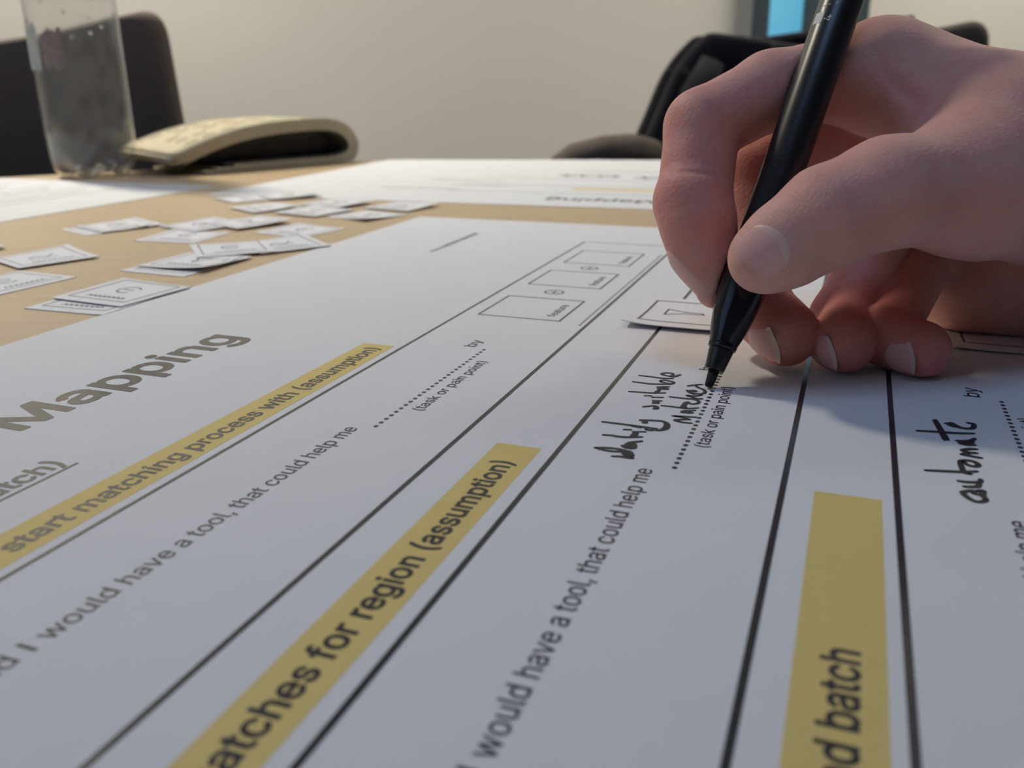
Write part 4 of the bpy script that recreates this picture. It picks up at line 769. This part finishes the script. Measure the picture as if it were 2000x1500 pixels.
# black jacket hung over the back of that chair: front, back and a roll over the top edge
jk = empty('jacket', (CX, CY, 0.0)); tag(jk, 'black jacket draped over the back of the chair behind the hand', 'jacket')
jo = rounded([(-0.325, 0.58), (0.10, 0.58), (0.10, 0.85), (-0.02, 0.846), (-0.094, 0.857), (-0.144, 0.866), (-0.212, 0.874), (-0.2415, 0.845), (-0.262, 0.8146), (-0.277, 0.775), (-0.302, 0.714)], [0.05, 0.04, 0.02, 0.05, 0.03, 0.03, 0.012, 0.02, 0.02, 0.02, 0.02])
pf = slab('jacket_front', jo, 0.030, 0.0, M['jacket'], jk); pf.location = (0, -0.036, 0)
pb = slab('jacket_back', [(x, z) for x, z in jo], 0.030, 0.0, M['jacket'], jk); pb.location = (0, 0.050, 0)
link('collar', tube_mesh('collar', [(-0.20, 0, 0.850), (-0.10, 0, 0.861), (0.0, 0.0, 0.872), (0.09, 0, 0.888)], [0.007, 0.010, 0.011, 0.007], 14), M['jacket'], jk)
link('jacket_sleeve', tube_mesh('jacket_sleeve', [(-0.205, -0.050, 0.835), (-0.225, -0.056, 0.79), (-0.245, -0.056, 0.72), (-0.245, -0.056, 0.66), (-0.235, -0.056, 0.60)], [0.018, 0.024, 0.027, 0.027, 0.024], 18), M['jacket'], jk)
# armrests of that chair; the padded end of one rises just above the table edge
for sx in (-1, 1):
    a0 = sx * (0.362 if sx < 0 else 0.24)
    ar = [(a0 + dx, dy, dz) for dx, dy, dz in ((0.085, -0.14, 0.705), (0.05, -0.21, 0.722), (0.02, -0.255, 0.729), (-0.015, -0.275, 0.7285), (-0.05, -0.275, 0.722), (-0.085, -0.265, 0.706))]
    link('armrest', tube_mesh('armrest', ar, [0.016, 0.019, 0.021, 0.021, 0.019, 0.010], 16), M['chair'], ch2)
    link('armrest_post', tube_mesh('armrest_post', [(a0 + 0.01, -0.25, 0.725), (a0 + 0.02, -0.26, 0.60), (sx * .2, -0.27, 0.44)], 0.011, 12), M['metal'], ch2)

# ------------------------------------------------------------------ pen
def W(px, py, z):              # a point in the room from its direction and its depth in mm
    p = ((px - 1000) / FPX * RT - (py - 750) / FPX * UP + FW) * z + np.array([0, 0, CAMH]); return p
tip = W(1383, 761, 210.2); top_ = W(1646, 0, 217.5)
ax = (top_ - tip) / np.linalg.norm(top_ - tip)
pen = empty('pen', tuple(tip * MM + np.array([0, 0, TZ + 0.0006])))
tag(pen, 'black fibre-tip pen held in the hand, its nib on the worksheet', 'pen')
zax = Vector(ax); view = Vector(-FW); xax = (view - zax * view.dot(zax)).normalized(); yax = zax.cross(xax)
pen.rotation_euler = Matrix((xax, yax, zax)).transposed().to_euler()
def pen_part(name, prof, m, n=48):
    v, f = lathe(name, [(r * MM, t * MM) for r, t in prof], n)
    f.append(tuple(range(n))[::-1]); f.append(tuple((len(prof) - 1) * n + k for k in range(n)))
    o = link(name, mesh(name, v, f, True), m, pen)
    return o
SC = 0.965
pen_part('nib', [(0.35, 0), (0.85, 0.15), (1.0, 0.5), (1.15, 2.0), (1.35, 4.6)], M['felt'])
pen_part('ferrule', [(2.0, 4.3), (2.25, 4.35), (2.36, 4.6), (2.55, 6.2), (2.85, 8.6), (2.95, 9.6), (2.9, 9.9)], M['black_plastic'])
pen_part('grip', [(2.95, 9.75), (3.28, 9.8), (3.4, 10.1), (3.45, 10.8), (3.38, 11.0), (3.5, 11.4), (4.3, 14.5), (4.95, 18), (5.35, 22), (5.5, 26), (5.48, 30), (5.3, 33)], M['black_gloss'])
pen_part('barrel', [(5.2, 32.8), (5.22, 33), (5.18, 60), (5.15, 118), (4.9, 119), (4.6, 119.3)], M['black_plastic'])
pen_part('end_plug', [(4.5, 119.2), (4.5, 123), (4.2, 124.5), (3.2, 125)], M['black_gloss'])
# white print on the barrel: a small numeral, a logo panel and worn remains of a line of writing
def barrel_strokes(name, strokes, wd, m):
    v, f = [], []
    for s in strokes:
        for (a, b) in zip(s, s[1:]):
            a, b = np.array(a, float), np.array(b, float); d = (b - a) / np.linalg.norm(b - a); nn = np.array([-d[1], d[0]]) * wd / 2
            c0 = len(v)
            for q in (a - d * wd * .3 + nn, b + d * wd * .3 + nn, b + d * wd * .3 - nn, a - d * wd * .3 - nn):
                th = q[0] / 5.18; v.append((5.2 * math.cos(th) * MM, 5.2 * math.sin(th) * MM, q[1] * MM))
            f.append((c0, c0 + 1, c0 + 2, c0 + 3))
    return link(name, mesh(name, v, f), m, pen)
barrel_strokes('printed_numeral', [[(-3.85, 93.62), (-2.56, 93.1), (-2.48, 93.94), (-2.61, 94.45)], [(-3.1, 93.96), (-2.15, 94.11)]], 0.26, M['white_print'])
barrel_strokes('printed_logo', [[(a, 92.6), (a + 0.12, 95.4)] for a in np.arange(-6.9, -4.4, 0.3)], 0.34, M['white_print'])
barrel_strokes('worn_print', [[(-5.68, 96.98), (-5.35, 97.1)], [(-4.98, 96.93), (-4.78, 97.2)], [(-3.9, 97.3), (-3.45, 97.28)], [(-2.04, 97.4), (-1.98, 98.2)], [(-6.0, 99.4), (-5.1, 99.3)], [(-4.2, 99.9), (-3.6, 99.9)]], 0.2, M['white_print'])

# ------------------------------------------------------------------ hand: one continuous skin grown from a distance field (mm)
def P(px, py, z, r): return (W(px, py, z), r)
thumb = [P(1490, 506, 200.5, 7.9), P(1535, 478, 199, 9.2), P(1618, 424, 197.5, 11.2), P(1735, 376, 197, 11.4), P(1900, 366, 205, 15.0)]
index = [P(1396, 566, 217.5, 4.6), P(1374, 490, 218.5, 8.0), P(1354, 398, 219.5, 9.2), P(1372, 248, 222.5, 9.3), P(1505, 178, 227.5, 9.6), P(1695, 142, 233, 11.0)]
middle = [P(1534, 651, 222, 8.3), P(1474, 592, 231, 8.5), P(1452, 350, 245, 9.4), P(1600, 258, 248, 10.6), P(1745, 150, 250, 11.5)]
ring = [P(1647, 668, 219, 7.8), P(1645, 622, 231, 7.9), P(1728, 440, 248, 8.6), P(1800, 200, 268, 11.0)]
little = [P(1796, 684, 217, 7.4), P(1728, 656, 223, 7.0), P(1805, 510, 250, 7.8), P(1885, 300, 276, 10.0)]
wrist = W(2430, 400, 252)
core = [(P(1740, 138, 233, 11), P(2200, 330, 243, 19)), (P(1755, 150, 250, 11), P(2220, 370, 256, 19)), (P(1810, 200, 268, 10.5), P(2240, 420, 266, 18)),
        (P(1890, 300, 276, 10), P(2250, 480, 268, 17)), (P(1905, 366, 205, 14.5), P(2200, 400, 230, 20)), (P(1892, 560, 257, 14.5), P(1990, 552, 258, 17)), (P(1990, 552, 258, 17), P(2250, 520, 262, 19)),
        (P(1895, 335, 276, 11), P(1970, 540, 263, 15)), (P(2040, 430, 270, 15), P(2080, 540, 262, 16)), (P(2200, 340, 245, 20), P(2430, 400, 252, 25)), (P(2230, 430, 262, 20), P(2430, 410, 255, 25)), (P(2430, 400, 252, 25), P(2700, 430, 256, 28)), (P(2700, 430, 256, 28), P(3050, 400, 262, 34))]
web = [(P(1775, 190, 226, 11), P(1950, 270, 216, 15.5)), (P(1950, 270, 216, 15), P(2200, 360, 232, 20))]
def cone(X, a, b, flat=None):
    (pa, ra), (pb, rb) = a, b
    ab = pb - pa; t = np.clip(((X - pa) @ ab) / (ab @ ab), 0, 1)
    q = X - pa - t[:, None] * ab
    if flat is not None:
        nrm, s_ = flat; qn = q @ nrm; q2 = np.einsum('ij,ij->i', q, q) + (s_ * s_ - 1) * qn * qn
        return (np.sqrt(q2) - (ra + (rb - ra) * t)) / (1 + (s_ - 1) * 0.5)
    return np.sqrt(np.einsum('ij,ij->i', q, q)) - (ra + (rb - ra) * t)
def smin(a, b, k):
    h = np.maximum(k - np.abs(a - b), 0) / k
    return np.minimum(a, b) - h * h * k * 0.25
def chain(X, c, k, flats=None):
    d = None
    for i in range(len(c) - 1):
        e = cone(X, c[i], c[i + 1], flats[i] if flats else None)
        d = e if d is None else smin(d, e, k)
    return d
def crease(X, c, axis, across, w_, depth, reach):
    q = X - c
    return depth * np.exp(-(q @ axis / w_) ** 2) * np.exp(-np.einsum('ij,ij->i', q, q) / reach ** 2)
def unit(v_): return v_ / np.linalg.norm(v_)
VIEW = -FW
tn = unit(VIEW + 0.15 * UP)                     # thumb nail faces the viewer
CREASES = []
def add_creases(joint, axis, surf, offs, w_, depth, reach):
    for o_ in offs: CREASES.append((joint + surf + axis * o_, axis, w_, depth, reach))
ta = unit(thumb[2][0] - thumb[0][0])
add_creases(thumb[2][0], ta, tn * 10.5 + UP * 2, (-3.4, -1.2, 1.2), 0.7, 0.16, 6.0)
add_creases(thumb[2][0] + ta * 9.5, unit(ta + UP * .25), tn * 10.5, (0.0,), 0.8, 0.14, 7)
ia = unit(index[2][0] - index[1][0])
CREASES.append((W(1366, 338, 210.5), unit(UP + RT * 0.12), 0.65, 0.42, 5.5))
CREASES.append((W(1400, 222, 214), unit(RT * 0.68 + UP * 0.73), 0.8, 0.55, 5.0))
CREASES.append((W(1750, 190, 219), unit(RT * 0.86 + UP * 0.5), 1.5, 0.7, 9.0))
CREASES.append((W(1662, 400, 186.5), unit(RT * 0.97 + UP * 0.22), 0.6, 0.18, 7.0))
def crease_list(X, d):
    for c, a, w_, dep, re_ in CREASES:
        m_ = np.abs((X - c) @ a) < 4 * w_
        if m_.any(): d[m_] += crease(X[m_], c, a, None, w_, dep, re_)
    return d
def hand_sdf(X, detail=True):
    co = None
    for a, b in core:
        e = cone(X, a, b); co = e if co is None else smin(co, e, 12)
    for a, b in web: co = smin(co, cone(X, a, b), 16)
    th_ = cone(X, thumb[0], thumb[1], (tn, 1.12))
    th_ = smin(th_, cone(X, thumb[1], thumb[2], (tn, 1.05)), 4)
    th_ = smin(th_, cone(X, thumb[2], thumb[3]), 3); th_ = smin(th_, cone(X, thumb[3], thumb[4]), 5)
    ix = cone(X, index[0], index[1]); ix = smin(ix, cone(X, index[1], index[2]), 3)
    pr_ = smin(cone(X, index[2], index[3]), cone(X, index[3], index[4]), 2.2); pr_ = smin(pr_, cone(X, index[4], index[5]), 3)
    bul = cone(X, P(1362, 430, 217.5, 9.3), P(1352, 390, 218.3, 9.3)); ix = smin(ix, bul, 2.5)
    ix = smin(ix, pr_, 1.3)
    md = chain(X, middle, 3); rg = chain(X, ring, 3); lt = chain(X, little, 3)
    d = smin(co, th_, 9)
    for fi_, k in ((ix, 11), (md, 5), (rg, 5), (lt, 5)):
        d = smin(d, smin(co, fi_, k), 0.7)
    if detail: d = crease_list(X, d)
    # what rests on the sheet is pressed flat
    gz = 0.75 - X[:, 2]
    h = np.maximum(1.2 - np.abs(d - gz), 0) / 1.2
    d = np.maximum(d, gz) + h * h * 0.3
    # the skin gives way to the pen it holds
    q = X - tip; t_ = q @ ax; rr = np.sqrt(np.maximum(np.einsum('ij,ij->i', q, q) - t_ * t_, 0))
    pr2 = np.interp(t_, [11, 14.5, 18, 22, 26, 30.5, 34, 37, 120], [3.4, 4.35, 5.0, 5.4, 5.55, 5.55, 5.45, 5.25, 5.2])
    pd = np.where((t_ > 8) & (t_ < 125), pr2 + 0.28 - rr, -5)
    h = np.maximum(1.0 - np.abs(d - pd), 0)
    return np.maximum(d, pd) + h * h * 0.25

def surface(sdf, lo, hi, h):
    n = np.ceil((np.array(hi) - np.array(lo)) / h).astype(int) // 4 * 4 + 5
    lo = np.array(lo, float)
    B = (n - 1) // 4
    bi = np.stack(np.meshgrid(*[np.arange(b) for b in B], indexing='ij'), -1).reshape(-1, 3)
    cc = lo + (bi * 4 + 2) * h
    dc = np.concatenate([sdf(c, False) for c in np.array_split(cc, max(1, len(cc) // 200000))])
    F = np.full(n, 9.0, np.float32)
    act = np.abs(dc) < 2 * h * 1.733 * 1.35 + 0.6
    for b, d in zip(bi[~act & (dc < 0)], dc[~act & (dc < 0)]):
        F[b[0] * 4:b[0] * 4 + 5, b[1] * 4:b[1] * 4 + 5, b[2] * 4:b[2] * 4 + 5] = -9.0
    mask = np.zeros(n, bool)
    for b in bi[act]: mask[b[0] * 4:b[0] * 4 + 5, b[1] * 4:b[1] * 4 + 5, b[2] * 4:b[2] * 4 + 5] = True
    I = np.argwhere(mask); X = lo + I * h
    F[mask] = np.concatenate([sdf(c) for c in np.array_split(X, max(1, len(X) // 200000))])
    neg = F < 0
    corner = [neg[i:n[0] - 1 + i, j:n[1] - 1 + j, k:n[2] - 1 + k] for i in (0, 1) for j in (0, 1) for k in (0, 1)]
    sm = sum(c.astype(np.int8) for c in corner); cells = np.argwhere((sm > 0) & (sm < 8))
    vid = np.full(n - 1, -1, np.int64); vid[tuple(cells.T)] = np.arange(len(cells))
    acc = np.zeros((len(cells), 3)); cnt = np.zeros(len(cells))
    off = [(i, j, k) for i in (0, 1) for j in (0, 1) for k in (0, 1)]
    for a in off:
        for ax_ in range(3):
            if a[ax_] == 1: continue
            b = list(a); b[ax_] = 1
            fa = F[tuple((cells + a).T)]; fb = F[tuple((cells + b).T)]
            m_ = (fa < 0) != (fb < 0); t = fa[m_] / (fa[m_] - fb[m_])
            p = np.array(a, float)[None, :].repeat(m_.sum(), 0); p[:, ax_] += t; acc[m_] += p; cnt[m_] += 1
    V = lo + (cells + acc / cnt[:, None]) * h
    quads = []
    for ax_ in range(3):
        o1, o2 = [(1, 2), (2, 0), (0, 1)][ax_]
        sl0 = [slice(1, -1)] * 3; sl0[ax_] = slice(0, -1); sl1 = [slice(1, -1)] * 3; sl1[ax_] = slice(1, None)
        a = neg[tuple(sl0)]; b = neg[tuple(sl1)]
        E = np.argwhere(a != b); s_ = a[tuple(E.T)]
        E = E + 1; E[:, ax_] -= 1
        e1 = np.zeros(3, int); e1[o1] = 1; e2 = np.zeros(3, int); e2[o2] = 1
        q = np.stack([vid[tuple((E - e1 - e2).T)], vid[tuple((E - e2).T)], vid[tuple(E.T)], vid[tuple((E - e1).T)]], 1)
        q[~s_] = q[~s_][:, ::-1]; quads.append(q)
    Q = np.concatenate(quads); Q = Q[(Q >= 0).all(1)]
    for _ in range(2):      # settle the vertices on the surface
        e = 0.15; d0 = sdf(V); g = np.stack([sdf(V + np.eye(3)[k] * e) - d0 for k in range(3)], 1) / e
        V = V - np.clip(d0, -h * .5, h * .5)[:, None] * g / np.maximum(np.einsum('ij,ij->i', g, g), .3)[:, None]
    return V, Q
allp = [p for c in (thumb, index, middle, ring, little) for p, r in c] + [p for a, b in core for p, r in (a, b)]
lo = np.min(allp, axis=0) - 16; hi = np.max(allp, axis=0) + 36; lo[2] = -0.6; hi[2] = max(p[2] for p in allp) + 32
V, Q = surface(hand_sdf, lo, hi, 0.75)
me = bpy.data.meshes.new('hand')
me.vertices.add(len(V)); me.vertices.foreach_set('co', ((V) * MM).astype(np.float32).ravel())
me.loops.add(Q.size); me.loops.foreach_set('vertex_index', Q.astype(np.int32).ravel())
me.polygons.add(len(Q)); me.polygons.foreach_set('loop_start', np.arange(0, Q.size, 4, dtype=np.int32)); me.polygons.foreach_set('loop_total', np.full(len(Q), 4, np.int32))
me.update(calc_edges=True); me.validate()
me.polygons.foreach_set('use_smooth', [True] * len(me.polygons))
# redder skin at finger ends and knuckles
red = np.full(len(V), 0.30)
for (c, r, amt) in ((index[2][0], 16, .55), (index[1][0], 11, .25), (index[3][0], 12, .30), (index[0][0], 7, -.25), (thumb[0][0], 9, -.25), (thumb[2][0], 13, .02), (middle[0][0], 13, .55), (ring[0][0], 13, .6), (little[0][0], 14, .6), (middle[1][0], 14, .4), (ring[1][0], 14, .5), (little[1][0], 14, .5), (W(1960, 250, 215), 25, .1)):
    red += amt * np.exp(-np.einsum('ij,ij->i', V - c, V - c) / r ** 2)
at = me.attributes.new('redness', 'FLOAT', 'POINT'); at.data.foreach_set('value', np.clip(red, 0, 1).astype(np.float32))
hand = link('hand', me, M['skin']); hand.location = (0, 0, TZ)
tag(hand, 'right hand holding the black pen, curled fingertips resting on the worksheet', 'hand')

# nails: thin plates laid on the skin
def nail(own, base, axis, normal, length, width, name='fingernail', lift=0.28, edge=1.0, over=0.0, start=12.0, pale=0.0, tipsink=0.0, mid=None):
    axis = unit(axis); normal = unit(normal - axis * (normal @ axis)); lat = np.cross(normal, axis)
    nu, nw = 22, 14; G = []
    for i in range(nu + 1):
        for j in range(nw + 1):
            u_ = i / nu; s_ = 2 * j / nw - 1
            half = width / 2 * (1 - max(0, (0.28 - u_) / 0.28) ** 2 * 0.30) * (1 - tipsink * max(0, (u_ - 0.6) / 0.4) ** 2 * 0.35)
            y = length * u_
            y += (0.16 * length) * (s_ * s_) * (1 - u_) - 0.10 * length * (s_ * s_) * u_
            G.append(base + axis * y + lat * (half * s_) + normal * start)
    G = np.array(G); tr = np.zeros(len(G)); cap_ = None if mid is None else (G - mid[0]) @ normal - 0.25 * mid[1]
    for _ in range(60):
        d = own(G - normal * tr[:, None]); tr += np.clip(d * 0.9, -1.0, 1.0)
        tr = np.minimum(tr, cap_ if cap_ is not None else start + 6)
    uu = np.repeat(np.arange(nu + 1) / nu, nw + 1); ss = np.tile(2 * np.arange(nw + 1) / nw - 1, nu + 1)
    # a nail keeps its own even curve: smooth the drop along its length
    T = tr.reshape(nu + 1, nw + 1); Tq = T.copy()
    xs = np.arange(nu + 1)
    for j in range(nw + 1):
        c_ = np.polyfit(xs[:int(nu * .8)], T[:int(nu * .8), j], 2); Tq[:, j] = np.polyval(c_, xs)
    if over: T = np.where(xs[:, None] > nu * (1 - over), np.minimum(T, Tq), T)
    T = T * 0.4 + Tq * 0.6 if over else T * 0.7 + Tq * 0.3
    top_pts = G - normal * T.reshape(-1)[:, None]
    rim = np.minimum(1, np.minimum((1 - np.abs(ss)) / 0.18, uu / 0.12)); rim = np.clip(rim, 0, 1)
    if tipsink: rim = np.clip(np.minimum(rim, (1 - uu) / 0.25), 0, 1)
    top_pts = top_pts + normal * (lift * np.sqrt(rim) - 0.12)[:, None]
    bot_pts = top_pts - normal * 0.45
    v = np.concatenate([top_pts, bot_pts]); f = []; mi = []
    q = v - tip; t_ = q @ ax; rad = q - t_[:, None] * ax; rr = np.linalg.norm(rad, axis=1)      # keep clear of the pen
    need = np.interp(t_, [9, 11, 14.5, 18, 22, 26, 33, 120], [3.4, 3.6, 4.4, 5.05, 5.45, 5.6, 5.4, 5.3]) + 0.2
    k_ = (t_ > 4) & (t_ < 124) & (rr < need); v[k_] += rad[k_] / rr[k_, None] * (need - rr)[k_, None]
    N1 = nw + 1; tot = (nu + 1) * N1
    for i in range(nu):
        for j in range(nw):
            k = i * N1 + j; f.append((k, k + 1, k + N1 + 1, k + N1)); mi.append(1 if i >= nu * edge else (2 if i < nu * pale else 0))
            f.append((tot + k, tot + k + N1, tot + k + N1 + 1, tot + k + 1)); mi.append(1 if i >= nu * edge else 0)
    for j in range(nw):
        for i in (0, nu):
            k = i * N1 + j; f.append((k, tot + k, tot + k + 1, k + 1)); mi.append(1 if i else 0)
    for i in range(nu):
        for j in (0, nw):
            k = i * N1 + j; f.append((k, k + N1, tot + k + N1, tot + k)); mi.append(1 if i >= nu * edge else 0)
    me = mesh(name, v * MM, f, True)
    o = link(name, me, M['nail'], hand); me.materials.append(M['nail_edge']); me.materials.append(M['nail_pale'])
    me.polygons.foreach_set('material_index', mi)
    return o
own_thumb = lambda X: smin(cone(X, thumb[0], thumb[1], (tn, 1.12)), cone(X, thumb[1], thumb[2], (tn, 1.05)), 4)
own_index = lambda X: smin(smin(cone(X, index[0], index[1]), cone(X, index[1], index[2]), 3), cone(X, P(1362, 430, 217.5, 9.3), P(1352, 390, 218.3, 9.3)), 2.5)
# thumb nail: from its fold towards the tip (left in the view)
tb = W(1530, 464, 192); nail(own_thumb, tb, W(1462, 508, 192) - tb, VIEW + 0.10 * UP, 10.0, 12.6, edge=2.0, over=0.0, pale=0.2, lift=0.20, tipsink=1.0)
ib = W(1342, 478, 219); nail(own_index, ib, W(1380, 596, 217.5) - ib, -RT * 0.93 + VIEW * 0.22 - UP * 0.30, 18.0, 8.6, edge=0.72, over=0.35)
def finger_nail(c, px, py, ln, wd, lat):
    """the middle of the free edge is seen at px, py; lat runs along that edge"""
    own = lambda X: chain(X, c[:3], 3)
    z = 195.0
    for _ in range(80):
        e = W(px, py, z); z += max(min(own(e[None])[0], 3.0), 0.0) * 0.9
    k = 0.3; d0 = own(e[None])[0]; n_ = unit(np.array([own((e + np.eye(3)[i] * k)[None])[0] - d0 for i in range(3)]))
    lat = unit(lat - n_ * (lat @ n_)); a = np.cross(lat, n_)
    if a @ (c[0][0] - c[1][0]) < 0: a = -a
    return nail(own, e - a * ln, a, n_, ln, wd, edge=0.86, over=0.15, lift=0.22, mid=c[0])
finger_nail(middle, 1520, 676, 9.0, 9.6, RT * 0.20 - UP)
finger_nail(ring, 1632, 690, 8.5, 9.2, RT * 0.18 - UP)
finger_nail(little, 1788, 700, 7.5, 8.0, RT * 0.10 - UP)
